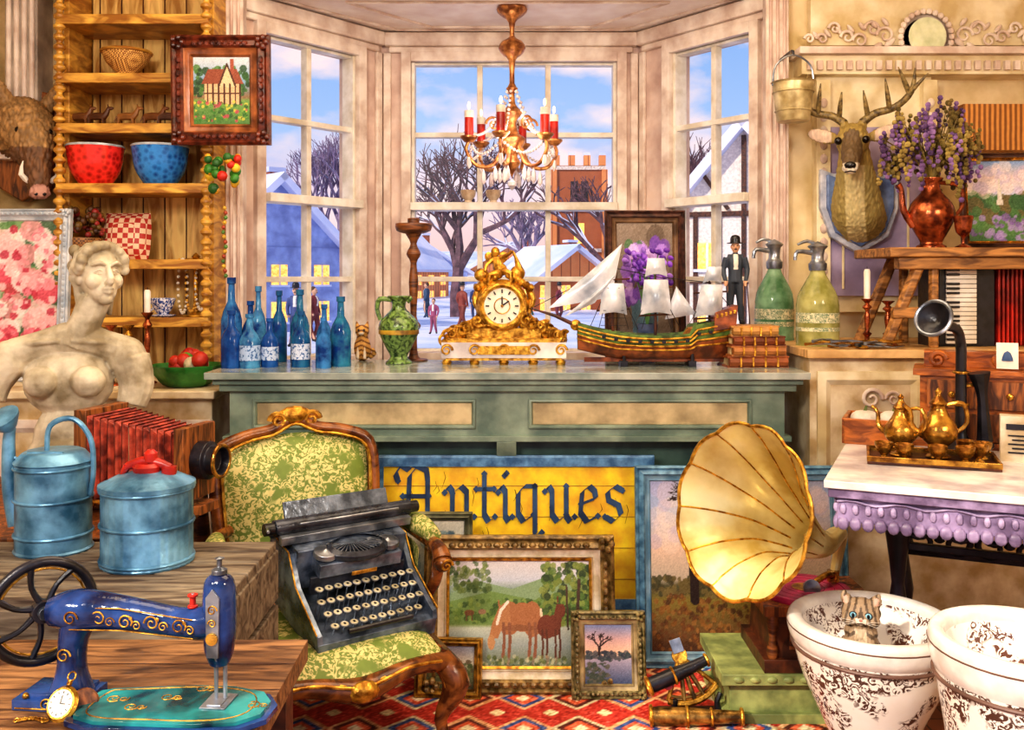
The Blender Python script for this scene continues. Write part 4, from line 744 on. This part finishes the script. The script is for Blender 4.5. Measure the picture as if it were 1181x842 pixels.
l,_=on(517,804,0);k=l.y/F;picture('framed_woodland_painting',l,78*k,66*k,.028,M('d0a044','6a4a18',s=50,r=.3,m=.4),c,lean=-12,rz=-4)
# sextant / telescope instrument
l,u=on(800,829,0);u*=1.12;b=B('brass_sextant',u);DB=M('b88c44','4a3414',r=.28,m=.6,s=30)
b.box((0,0,2),(70,42,4),DWOOD);b.T=TR((4,4,12),(-24,-16,6))
n=20;arc=[(46*sin(-.62+1.24*i/n),0,-46*cos(-.62+1.24*i/n)+50) for i in range(n+1)]
b.tube(arc,3.6,GOLD,seg=6);b.tube([(x*.86,0,z*.86+6) for x,y,z in arc],1.6,DB,seg=6)
for q in(0,6,10,14,20):b.tube([(0,0,50),arc[q]],2.4,GOLD if q in(0,20) else DB,seg=6)
b.lathe([(0,-3),(8,-3),(8,3),(0,3)],GOLD,c=(0,0,50),rot=(90,0,0),seg=18);b.box((0,-4,60),(12,2,14),STEEL);b.box((-15,-4,34),(2,8,12),DB);b.lathe([(0,0),(6,0),(6,2),(0,2)],RED,c=(-22,-5,28),rot=(90,0,0),seg=14)
b.tube([(-42,-10,32),(-14,-10,34),(8,-10,36),(24,-10,38)],[8,8,6,5],BLACK,seg=16);b.ring((-42,-10,32),8.6,2,GOLD,rot=(0,86,0));b.ring((-14,-10,34),8.2,1.4,GOLD,rot=(0,86,0));b.ring((24,-10,38),5.6,1.6,GOLD,rot=(0,86,0));b.T=Matrix()
b.tube([(-46,-16,10),(-10,-20,11),(14,-22,12),(44,-24,13)],[9,9,7,6],DB,seg=16);b.ring((-46,-16,10),9.5,2,GOLD,rot=(0,88,-5));b.ring((-10,-20,11),9.4,1.5,GOLD,rot=(0,88,-5));b.ring((14,-22,12),7.6,1.5,GOLD,rot=(0,88,-5));b.ring((44,-24,13),7,2,GOLD,rot=(0,88,-5))
b.tube([(26,0,4),(24,0,18),(28,2,26)],[4,3,3],BLACK);b.tube([(-20,4,4),(-18,4,18)],[4,3],BLACK);b.done(l,bev=.3)
# ---------------- armchair
CH=M('748838','dccf88',k='fl',s=14,th=.42,w=.03,r=.6);CW=M('9a5c28','48240e',r=.25,s=16,k='w');ac=V((-.55,2.82,0));e=emp('armchair',ac,(0,0,28));e.scale=(1.1,1.1,1.0);b=B('wood_frame')
for sx in(-1,1):
    b.tube([(sx*.235,-.225,.27),(sx*.265,-.26,.2),(sx*.235,-.23,.09),(sx*.255,-.26,.02),(sx*.26,-.27,.0)],[.03,.036,.017,.016,.024],CW,sm=4,seg=10)
    b.tube([(sx*.2,.23,.29),(sx*.205,.25,.15),(sx*.22,.3,0)],[.024,.02,.018],CW,sm=3,seg=8)
    b.tube([(sx*.20,.27,.56),(sx*.26,.16,.565),(sx*.285,0,.545),(sx*.275,-.12,.545),(sx*.27,-.16,.52)],[.018,.019,.02,.022,.026],CW,sm=4,seg=10)
    b.tube([(sx*.27,-.14,.53),(sx*.275,-.10,.44),(sx*.255,-.07,.36),(sx*.245,-.1,.27)],[.02,.017,.018,.024],CW,sm=4,seg=10);b.sph((sx*.27,-.165,.51),(.024,.024,.024),CW);b.scroll((sx*.27,-.19,.51),.018,GOLD,r=.004)
    b.tube([(sx*.24,-.24,.265),(sx*.25,0,.27),(sx*.21,.23,.28)],[.028,.024,.024],CW,sm=3,seg=8);b.sph((sx*.25,-.265,.21),(.022,.016,.03),GOLD,seg=10,rg=6)
b.tube([(-.24,-.24,.26),(-.13,-.27,.275),(0,-.285,.25),(.13,-.27,.275),(.24,-.24,.26)],[.028,.024,.034,.024,.028],CW,sm=4,seg=10);b.tube([(-.21,.23,.28),(.21,.23,.28)],.02,CW)
b.tube([(-.22,-.27,.275),(-.12,-.295,.288),(0,-.315,.268),(.12,-.295,.288),(.22,-.27,.275)],.005,GOLD,sm=4,seg=6)
b.sph((0,-.31,.255),(.04,.02,.03),GOLD,seg=10,rg=6);b.scroll((.05,-.3,.255),.025,GOLD,r=.006);b.scroll((-.05,-.3,.255),.025,GOLD,r=.006,fx=-1)
bk=[(-.19,.235,.33),(-.22,.255,.5),(-.235,.28,.68),(-.225,.3,.80),(-.15,.315,.84),(-.07,.32,.855),(0,.325,.885),(.07,.32,.855),(.15,.315,.84),(.225,.3,.80),(.235,.28,.68),(.22,.255,.5),(.19,.235,.33)]
b.tube(bk,.019,CW,sm=4,seg=10,closed=True);b.tube([(x*.93,y-.02,z*.985) for x,y,z in bk],.005,GOLD,sm=4,seg=6,closed=True);b.sph((0,.315,.90),(.05,.018,.03),GOLD,seg=10,rg=6);b.scroll((.05,.31,.885),.026,GOLD,r=.008);b.scroll((-.05,.31,.885),.026,GOLD,r=.008,fx=-1);b.done(par=e)
b=B('upholstery')
def bkf(sg):
    def f(s,t):
        w=.195+.04*sin(pi*min(1,t*1.05)*.62);x=(2*s-1)*w;return (x,.238+.085*t-sg*(.05*(1-(2*s-1)**4)*(1-(2*t-1)**4)),.34+.46*t+.04*t*cos(x/w*pi/2))
    return f
b.surf(bkf(1),18,18,CH);b.surf(bkf(-.5),18,18,CH)
def seat(s,t):
    x=2*s-1;y=2*t-1;return (x*(.25-.03*t),y*.24-.01-.03*(1-x*x)*(1-t),.275+.075*((1-x**4)*(1-y**4))**.4 if abs(x)<1 and abs(y)<1 else .275)
b.surf(seat,20,20,CH)
for sx in(-1,1):b.tube([(sx*.262,.13,.58),(sx*.283,.03,.575),(sx*.28,-.08,.568)],[.02,.032,.022],CH,sm=4,seg=12)
for sx in(-1,1):b.surf(lambda s,t:(sx*(.225+.02*t+.02*sin(pi*s)),.2-.26*s,.3+.23*t),8,8,CH)
b.done(par=e)
# typewriter
e=emp('antique_typewriter',V((-.485,2.83,.355)),(15,0,36));TB=M('8492a6','424c5a',r=.18,m=.45,s=20);TK=M('474c58','20232a',r=.25,m=.3,s=20);b=B('body')
b.box((0,0,.03),(.37,.38,.05),TB)
for sx in(-1,1):
    b.ext([(-.19,.05),(.19,.05),(.19,.2),(.05,.2),(-.02,.13),(-.18,.075)],-.008,.008,TB,c=(sx*.18,0,0),rot=(0,0,90));b.lathe([(0,0),(.034,0),(.036,.004),(.034,.016),(.01,.018),(0,.024)],STEEL,c=(sx*.1,.0,.205),seg=20);b.sph((sx*.16,-.17,.0),(.02,.02,.012),BLACK,seg=8,rg=5);b.sph((sx*.16,.17,.0),(.02,.02,.012),BLACK,seg=8,rg=5)
    b.tube([(sx*.19,-.18,.08),(sx*.19,-.02,.135),(sx*.19,.05,.205),(sx*.19,.18,.205)],.003,GOLD,seg=5)
b.box((0,.1,.16),(.35,.16,.12),TB);b.box((0,.0,.18),(.26,.08,.04),TB);b.box((0,-.025,.135),(.3,.01,.05),TK)
b.lathe([(0,0),(.09,0),(.1,.01),(.1,.02),(.08,.03)],TK,c=(0,.0,.2),sy=.6,seg=24)
for i in range(21):a=pi+pi*i/20;b.tube([(.02*cos(a),.03,.215),(.085*cos(a),.03+.07*sin(a),.225)],.0018,STEEL,seg=4)
b.tube([(-.22,.1,.26),(.22,.1,.26)],.024,TK,seg=18);b.tube([(-.25,.1,.26),(-.22,.1,.26)],.018,BLACK,seg=14);b.tube([(.22,.1,.26),(.25,.1,.26)],.018,BLACK,seg=14);b.box((0,.07,.235),(.42,.02,.025),STEEL);b.box((0,.13,.235),(.44,.03,.03),TB);b.box((0,.155,.275),(.34,.008,.06),TB,rot=(-35,0,0));b.tube([(-.16,.06,.285),(.16,.06,.285)],.004,STEEL,seg=6)
b.tube([(-.24,.09,.27),(-.27,.03,.3),(-.28,0,.31)],.005,STEEL,sm=2,seg=6);b.box((0,-.06,.17),(.08,.003,.012),GOLD);b.box((0,-.192,.03),(.12,.003,.012),GOLD)
b.done(par=e,bev=.002)
b=B('keys')
for r in range(4):
    n=11-(r==0);y=-.165+r*.034;z=.085+r*.018
    for i in range(n):
        x=(i-(n-1)/2)*.029+(r%2)*.007;b.tube([(x,y+.01,.05),(x,y,z)],.002,STEEL,seg=4);b.lathe([(0,0),(.0115,0),(.012,.004),(0,.005)],M('d8cfae','98906f',r=.3),c=(x,y,z),seg=12);b.ring((x,y,z+.003),.0118,.0018,STEEL,seg=12,sg=5);b.box((x,y,z+.0056),(.006,.008,.0008),BLACK)
b.tube([(-.1,-.19,.08),(.1,-.19,.08)],.007,BLACK,seg=8);b.done(par=e)
# ---------------- left group
OWD=M('8a7c66','463628',k='w',s=6,st=(1,5,5),r=.7)
b=B('weathered_crate')
b.bx(-1.28,-.59,1.93,2.35,0.02,.675,M('4a3a2a','2a1e14'))
for i in range(5):b.bx(-1.29,-.58,1.925+i*.086,2.003+i*.086,.675,.70,OWD)
for i in range(5):
    z=.02+i*.135;b.bx(-1.285,-.585,1.915,1.932,z,z+.12,OWD);b.bx(-.592,-.575,1.93,2.35,z,z+.12,OWD)
for x in(-1.25,-.62):b.bx(x-.03,x+.03,1.9,1.916,0,.69,OWD)
b.done(bev=.003)
b=B('wooden_side_table');b.bx(-1.78,-.95,2.38,3.12,.67,.70,WOODX);b.bx(-1.74,-.98,2.42,3.08,.6,.67,WOODX)
for x in(-1.72,-1.0):
    for y in(2.44,3.06):b.lathe([(.03,0),(.02,.05),(.035,.15),(.02,.3),(.035,.45),(.025,.6)],WOOD,c=(x,y,0),seg=12,sm=2)
b.done(bev=.004)
# venus
u=2.92/F;l=V((P(80,0,2.92).x,2.92,.702));b=B('venus_de_milo_bust',u);m=M('dcd0b4','887a5c',r=.6,s=9,b=.4)
b.sph((4,0,36),(52,36,36),m);b.sph((0,2,56),(40,27,48),m);b.sph((0,-4,44),(28,26,30),m);b.sph((-1,2,124),(50,28,42),m);b.tube([(-58,2,156),(-30,2,166),(6,0,174),(38,2,166),(58,2,158)],[19,17,20,17,19],m,sm=3,seg=14)
b.sph((-64,2,150),(22,22,23),m);b.sph((62,2,152),(22,22,23),m);b.sph((-25,-22,126),(19,16,18),m);b.sph((25,-22,126),(19,16,18),m)
for s in(-1,1):b.tube([(s*6,-20,172),(s*30,-16,170),(s*52,-8,168)],[2.5,3.4,3],m,sm=2)
b.tube([(-66,2,148),(-80,2,126),(-84,-2,104)],[22,20,17],m,sm=3,seg=14);b.tube([(66,2,150),(73,0,120),(68,-4,96)],[22,20,17],m,sm=3,seg=14);b.tube([(6,0,168),(18,-3,192),(28,-2,220)],[21,17.5,18],m,sm=3,seg=14)
b.T=TR((32,-4,0),(0,0,34))
b.sph((0,0,250),(23,27,31),m);b.sph((0,-12,230),(15.5,16,17),m);b.sph((0,-22,219),(7.5,7,6.5),m)
b.tube([(0,-26,258),(0,-34,243),(0,-31,239)],[2.6,4.2,5],m,sm=2);b.sph((0,-30,239),(6,4.5,3.4),m,seg=10,rg=6)
for s in(-1,1):
    b.tube([(s*3,-27,258),(s*9,-27.5,261),(s*17,-21,258)],[2,2.8,2],m,sm=2);b.sph((s*12,-17,240),(9,9.5,10),m)
b.tube([(-6,-27,231),(-2.5,-30,232.5),(0,-30,231.5),(2.5,-30,232.5),(6,-27,231)],[1.4,2.4,2.2,2.4,1.4],m);b.tube([(-5,-26.5,228),(0,-29.5,227),(5,-26.5,228)],[1.6,2.8,1.6],m)
rr=random.Random(1)
for i in range(30):
    a=-.15+(pi+.3)*i/29
    for y in(-10,2):b.sph((26*cos(a),y+rr.uniform(-3,3)-6*sin(a),256+25*sin(a)),rr.uniform(4.5,6.5),m,seg=8,rg=6)
for i in range(26):b.sph((rr.uniform(-24,24),rr.uniform(8,26),252+rr.uniform(-14,24)),7.5,m,seg=8,rg=6)
b.sph((0,32,244),(13,12,12),m)
for s in(-1,1):b.sph((s*22,0,243),(4,6,8),m);b.tube([(s*22,6,240),(s*19,10,220),(s*16,8,200)],[5,4,3],m,sm=3)
b.T=Matrix()
for i in range(7):b.tube([(-46+i*4,-28-i,8+i*4),(0,-38,6+i*3),(50,-26,14+i*2)],4,m,sm=3)
b.lathe([(0,1),(58,1),(58,6),(48,10),(48,20),(0,20)],m,sy=.7)
vb=b.done(l,(0,0,12),rem=1.35,smo=1)
b=B('bust_eyes',u);b.T=TR((32,-4,0),(0,0,34))
for s in(-1,1):
    b.sph((s*9,-22.4,250),(4.4,2.6,2.2),m,seg=12,rg=8);b.tube([(s*4,-24.6,250),(s*9,-25.6,252.6),(s*14,-22.2,250)],.9,m,sm=2,seg=6);b.tube([(s*4,-24.6,249.5),(s*9,-25,247.8),(s*14,-22.2,249.5)],.6,m,sm=2,seg=6)
b.done(par=vb)
# watering can
GB=M('78aecc','34627e',r=.3,m=.3,s=14);l,u=on(62,633,.70);b=B('watering_can',u)
b.lathe([(0,0),(42,0),(43,2),(41,4),(41,100),(43,102),(41,104),(34,112),(30,114),(0,114)],GB,seg=36)
for z in(20,60,96):b.ring((0,0,z),42,1.6,GB,seg=36)
b.tube([(-8,0,112),(-4,0,142),(22,0,150),(42,0,128),(46,0,92),(42,0,62)],[3,3.2,3.2,3.2,3,3],GB,sm=5,seg=8);b.tube([(-38,0,30),(-50,0,70),(-52,0,120),(-50,0,140)],[14,9,7,6],GB,sm=4,seg=14);b.lathe([(6,0),(10,4),(18,16),(19,20),(0,23)],GB,c=(-50,0,138),rot=(34,-14,0),seg=20);b.tube([(-34,0,100),(-52,0,108)],2.2,GB);b.tube([(-20,-20,113),(20,-20,113)],3,GB);b.done(l)
l,u=on(154,660,.70);l.y+=.08;b=B('blue_fuel_canister',u)
b.lathe([(0,0),(53,0),(54,2),(52,5),(52,88),(55,90),(55,95),(50,97),(36,104),(16,108),(0,109)],GB,seg=96,fl=lambda a:1+.01*sin(a*32))
for z in(6,48,88):b.ring((0,0,z),53,2,GB,seg=40)
b.T=TR((0,0,-8));b.lathe([(0,116),(16,116),(17,122),(13,126),(0,126)],RED,seg=18);b.tube([(-24,0,122),(-6,0,128),(12,0,126),(28,0,120)],[5,6,6,5],RED,sm=3,seg=10);b.tube([(-30,0,112),(-24,0,122)],[4,5],RED);b.lathe([(0,0),(8,0),(8,10),(4,14),(0,14)],RED,c=(4,0,128),seg=12);b.lathe([(0,0),(6,0),(9,6),(9,14),(0,15)],RED,c=(26,0,108),seg=12);b.T=Matrix();b.done(l)
# bellows camera
l,u=on(160,591,.70);b=B('bellows_camera',u);BR_=M('c8543a','642014',r=.45,s=30);CT=(-14);b.T=TR((0,0,0),(0,0,CT))
b.box((0,20,6),(160,40,10),WOODX);b.box((-64,20,62),(16,78,112),WOODX);b.box((-74,20,62),(6,66,98),BLACK)
n=13
for i in range(n):
    x=-54+i*8.4;h=50-i*1.5;b.T=TR((0,0,0),(0,0,CT))@TR((x,20,62))
    b.raw([(0,-h*.8,-h),(0,h*.8,-h),(0,h*.8,h),(0,-h*.8,h),(4.2,-h*.8+6,-h+6),(4.2,h*.8-6,-h+6),(4.2,h*.8-6,h-6),(4.2,-h*.8+6,h-6),(8.4,-h*.8,-h),(8.4,h*.8,-h),(8.4,h*.8,h),(8.4,-h*.8,h)],[(a+j,a+(j+1)%4,a+4+(j+1)%4,a+4+j) for a in(0,4) for j in range(4)],BR_)
b.T=TR((0,0,0),(0,0,CT));b.box((60,20,58),(12,66,84),WOODX);b.lathe([(0,0),(22,0),(22,14),(17,16),(17,26),(20,29),(15,29),(13,20),(0,16)],BLACK,c=(66,20,60),rot=(0,90,0),seg=24);b.ring((94,20,60),18,2.4,BRASS,rot=(0,90,0));b.tube([(-60,-20,14),(50,-14,14)],3,BRASS)
for x in(-50,50):b.sph((x,-16,12),5,BRASS,seg=10,rg=7)
b.done(l,bev=.5)
# sewing machine + table
b=B('worktable');b.bx(-1.3,-.40,1.2,1.87,.60,.64,M('a0744a','4a2c14',k='w',s=6,st=(1,6,6)))
for i in range(1,6):b.bx(-1.3,-.40,1.2+i*.11,1.203+i*.11,.6402,.641,DWOOD)
for x in(-1.25,-.45):
    for y in(1.26,1.8):b.bx(x-.03,x+.03,y-.03,y+.03,0,.6,DWOOD)
b.done(bev=.004)
l,u=on(170,818,.641);SB=M('2e4c88','10193a',r=.1,s=14);TEAL=M('2f9494','0a222e',r=.08,s=9,k='b',w=.14,th=.5,b=.05);b=B('antique_sewing_machine',u);b.T=TR((0,0,0),(0,0,-6))
pl=[(-75,-22),(-60,-30),(-20,-38),(40,-50),(90,-52),(132,-40),(150,-14),(150,22),(128,46),(80,58),(20,60),(-40,62),(-72,50),(-80,20)]
b.ext([(x,y) for x,y in pl],-3,3,SB,c=(0,0,3),rot=(90,0,0));b.ext([(x*.93+3,y*.9) for x,y in pl],-2,2.5,TEAL,c=(0,0,8),rot=(90,0,0))
pc=cr([(x*.8+6,-y*.78,0) for x,y in pl],3,True);b.tube([(x,y,10.7) for x,y,_ in pc],.9,GOLD,seg=5,closed=True)
for x,y in((-40,0),(-10,-18),(20,10),(126,0),(50,36)):b.scroll((x,y,10.8),9,GOLD,r=.8,rot=(90,0,x));b.scroll((x+12,y,10.8),6,GOLD,r=.7,rot=(90,0,-x))
b.box((-112,10,6),(84,58,12),SB);b.box((-112,10,14),(70,46,6),SB)
b.tube([(-98,10,12),(-98,10,40),(-96,10,74),(-88,10,100)],[26,17,17,22],SB,sm=4,seg=16)
b.tube([(-122,10,104),(-90,10,108),(-30,10,106),(30,10,98),(62,10,98),(84,10,102)],[17,24,19,17,19,17],SB,sm=4,seg=18)
b.tube([(82,10,52),(82,10,70),(82,10,110),(82,10,146),(82,10,156)],[11,17,19,17,8],SB,sm=4,seg=16);b.lathe([(0,0),(9,0),(9,5),(3,8),(3,16),(6,18),(0,20)],STEEL,c=(82,10,156),seg=14)
b.tube([(80,6,54),(80,6,10)],[3,2],STEEL,seg=8);b.tube([(90,8,54),(90,8,14)],[2.6,2.6],STEEL,seg=8);b.box((84,2,12),(16,26,3),STEEL);b.ext([(-7,-38),(7,-38),(8,30),(0,40),(-8,30)],-1.5,1.5,STEEL,c=(82,-9,104));b.lathe([(0,0),(7,0),(7,4),(0,5)],BRASS,c=(82,-9,88),rot=(90,0,0));b.scroll((82,-11,120),6,GOLD,r=.9);b.scroll((82,-11,105),5,GOLD,r=.8,fx=-1)
b.box((84,4,11.4),(30,40,1.6),STEEL);b.tube([(50,10,114),(50,10,132)],2,STEEL,seg=6);b.lathe([(0,0),(6,0),(6,2),(3.5,3),(3.5,12),(6,13),(6,15),(0,15)],RED,c=(50,10,116),seg=12)
for i in range(5):
    x=-86+i*32;zz=106-(2 if i<2 else 8 if i>3 else 5)
    b.scroll((x,-10.5+(-4 if i==0 else 0),zz+2),9,GOLD,r=1.1,fx=(-1)**i);b.scroll((x+13,-9.5,zz-2),6,GOLD,r=.9,fx=-(-1)**i);b.sph((x+6,-9,zz+6),(2.4,1,2.4),GOLD,seg=8,rg=5)
b.tube([(-96,-8,116),(-30,-9,118),(58,-9,108)],.8,GOLD,seg=5);b.tube([(-90,-10,92),(-30,-7,92),(58,-7,86)],.8,GOLD,seg=5);b.scroll((-98,-8,60),9,GOLD,r=1.1);b.scroll((-112,-20,8),8,GOLD,r=1);b.tube([(-150,-19.6,3),(-76,-19.6,3)],.9,GOLD,seg=5)
for x in(-140,-84):b.sph((x,-14,15),4,BRASS,seg=8,rg=6)
b.T=b.T@TR((-136,12,104),(0,0,48));b.ring((0,0,0),58,6,BLACK,rot=(90,0,0),seg=40,sg=10);b.ring((0,0,0),50,1.5,GOLD,rot=(90,0,0),seg=36,sg=6);b.lathe([(0,-8),(13,-8),(14,0),(13,8),(0,8)],BLACK,rot=(90,0,0),seg=18)
for i in range(7):a=2*pi*i/7;b.tube([(10*cos(a),0,10*sin(a)),(32*cos(a+.16),0,32*sin(a+.16)),(56*cos(a),0,56*sin(a))],[4.5,3.4,4.5],BLACK,sm=3,seg=7)
b.tube([(0,-6,0),(0,-14,0)],8,STEEL);b.done(l,bev=.7)
l,u=on(72,828,.641);b=B('pocket_watch',u);b.T=TR((0,0,16),(58,0,-14));b.lathe([(0,-4),(17,-4),(20,0),(17,4),(0,4)],GOLD,seg=28);b.lathe([(0,4.3),(15,4.3)],WHITE,seg=24)
for i in range(12):a=2*pi*i/12;b.box((12*cos(a),12*sin(a),4.8),(2.6,.9,.5),BLACK,rot=(0,0,math.degrees(a)))
b.box((0,4,5),(1,9,.5),BLACK);b.box((3,0,5),(7,1,.5),BLACK);b.tube([(0,20,0),(0,26,0)],3,GOLD);b.ring((0,30,0),5,1,GOLD);b.T=TR((19,14,12),(60,0,30));b.lathe([(0,-3),(15,-3),(16,0),(14,3),(0,3)],WOODX,seg=24);b.T=Matrix()
for i in range(14):b.ring((-14-i*2.6,-4-abs(7-i),2),3,.8,GOLD,rot=(20*(i%2),0,i*25),seg=12,sg=5)
b.done(l)
for px in(540,569):
    b=B('ceramic_cup',4.86/F);b.lathe([(0,0),(5,0),(4,2),(8,7),(9,13),(8,13),(5,4),(0,3)],M('e8d4b8','b89a7a'),sm=2,seg=18);b.done(V(((px-CX)*4.86/F,4.862,1.733)))
# ---------------- chandelier
u=4.43/F;cl=V((0.0,4.43,2.606));b=B('chandelier',u);CG=M('d89858','7e4a28',r=.28,m=.5,s=30);CY=M('fcf6f2','dccccc',r=.05,tr=.2,b=0)
b.lathe([(0,0),(16,0),(17,-6),(10,-12),(4,-18),(3,-34),(12,-40),(16,-48),(10,-56),(4,-62),(3,-88),(7,-94),(3,-100)],CG,sm=2,seg=18)
b.lathe([(3,-96),(4,-112),(12,-122),(5,-132),(8,-146),(16,-152),(12,-162),(6,-172),(10,-180),(3,-190),(0,-198)],CG,sm=3,seg=18)
for i in range(6):
    a=2*pi*i/6+.28;ca,sa=cos(a),sin(a);f=lambda r,z:(r*ca,r*sa,z)
    b.tube([f(8,-156),f(22,-182),f(42,-184),f(54,-168),f(51,-156)],[2.6,2.4,2.2,2,2],CG,sm=5,seg=8);b.lathe([(0,0),(5,0),(10,5),(10,7),(4,5),(4,9),(0,9)],CG,c=f(51,-158),seg=14);b.lathe([(0,0),(5.2,0),(5,27),(0,28)],M('d82c1c','8a180e',r=.3),c=f(51,-150),seg=12);b.lathe([(5.4,20),(5.2,28),(0,29)],M('f4e8d8'),c=f(51,-150),seg=12);b.sph(f(51,-116),(1.8,1.8,4.5),M('fff0c8','ffd890',em=2),seg=8,rg=6)
    for j in range(18):
        t=j/17;b.sph(f(6+40*t,-98-52*t-22*sin(pi*t)*.7),1.9,CY,seg=6,rg=5)
    a2=a+pi/6
    for j in range(15):
        t=j/14;an=a+t*pi/3;b.sph((48*cos(an),48*sin(an),-160-14*sin(pi*t)),1.8,CY,seg=6,rg=5)
    for r,z in((51,-176),(34,-194),(20,-190)):b.tube([f(r,z+6),f(r,z),f(r,z-8),f(r,z-12)],[.5,2.4,3,.3],CY,seg=6)
    b.scroll(f(22,-136),9,CG,r=1.4,rot=(0,0,math.degrees(a)))
b.lathe([(0,0),(5,-4),(5,-8),(0,-14)],CY,c=(0,0,-198),seg=10);b.done(cl)
# ---------------- world, lights, camera
w=bpy.data.worlds.new('World');sc.world=w;w.use_nodes=True;nt=w.node_tree;N=nt.nodes;L=nt.links;bg=N['Background']
tc=N.new('ShaderNodeTexCoord');sp_=N.new('ShaderNodeSeparateXYZ');L.new(tc.outputs['Generated'],sp_.inputs[0]);rp=N.new('ShaderNodeValToRGB');e=rp.color_ramp.elements
e[0].position=0;e[0].color=hx('f6ccc0')+[1];e[1].position=.32;e[1].color=hx('7aa8ea')+[1];q=e.new(.07);q.color=hx('f4d4dc')+[1];q=e.new(.15);q.color=hx('a8c6f4')+[1];L.new(sp_.outputs[2],rp.inputs[0])
mp=N.new('ShaderNodeMapping');mp.inputs['Scale'].default_value=(1,1,2.0);L.new(tc.outputs['Generated'],mp.inputs[0]);n=N.new('ShaderNodeTexNoise');n.inputs['Scale'].default_value=9;n.inputs['Detail'].default_value=7;L.new(mp.outputs[0],n.inputs['Vector']);r2=N.new('ShaderNodeValToRGB');r2.color_ramp.elements[0].position=.46;r2.color_ramp.elements[1].position=.64;L.new(n.outputs[0],r2.inputs[0])
mx=N.new('ShaderNodeMix');mx.data_type='RGBA';L.new(r2.outputs[0],mx.inputs[0]);L.new(rp.outputs[0],mx.inputs[6]);mx.inputs[7].default_value=hx('fce6e8')+[1];L.new(mx.outputs[2],bg.inputs[0]);bg.inputs[1].default_value=.95
def light(n,t,loc,tgt,en,col,size=1,sy=None):
    d=bpy.data.lights.new(n,t);d.energy=en;d.color=hx(col)
    if t=='AREA':d.size=size;d.shape='RECTANGLE';d.size_y=sy or size
    if t=='SUN':d.angle=.03
    o=bpy.data.objects.new(n,d);sc.collection.objects.link(o);o.location=loc;o.rotation_euler=(V(tgt)-V(loc)).to_track_quat('-Z','Y').to_euler();return o
light('sun','SUN',(-6,-3,8),(0,3,2.6),2.9,'fff0dc')
light('ceiling_lamp','AREA',(0,2.7,2.85),(0,2.9,0),46,'ffe6c4',2.4,1.4)  # added overhead area fill for the room, no fixture modelled
light('shop_front_lamp','AREA',(-1.0,.1,2.5),(0,3.3,.9),56,'fff2e2',.6)  # added key light, unseen, from the open front at upper left
light('shop_side_lamp','AREA',(1.9,.6,2.2),(.6,3.3,.7),30,'ffe8cc',.5)  # added fill from the right, unseen, not a shop fixture
light('bay_lamp','POINT',(0,4.3,1.95),(0,4.3,0),5.5,'ffe8d8').data.shadow_soft_size=.15  # added point fill to brighten the bay, apart from the chandelier flames
cd=bpy.data.cameras.new('camera');cam=bpy.data.objects.new('camera',cd);sc.collection.objects.link(cam);cam.location=(0,0,CZ);cam.rotation_euler=(pi/2,0,0)
cd.sensor_width=36;cd.lens=36*F/1181;cd.shift_y=-(421-H)/1181;cd.clip_start=.02;cd.clip_end=400;sc.camera=cam
sc.view_settings.view_transform='Standard'
try: sc.view_settings.look='Medium High Contrast'
except Exception: pass
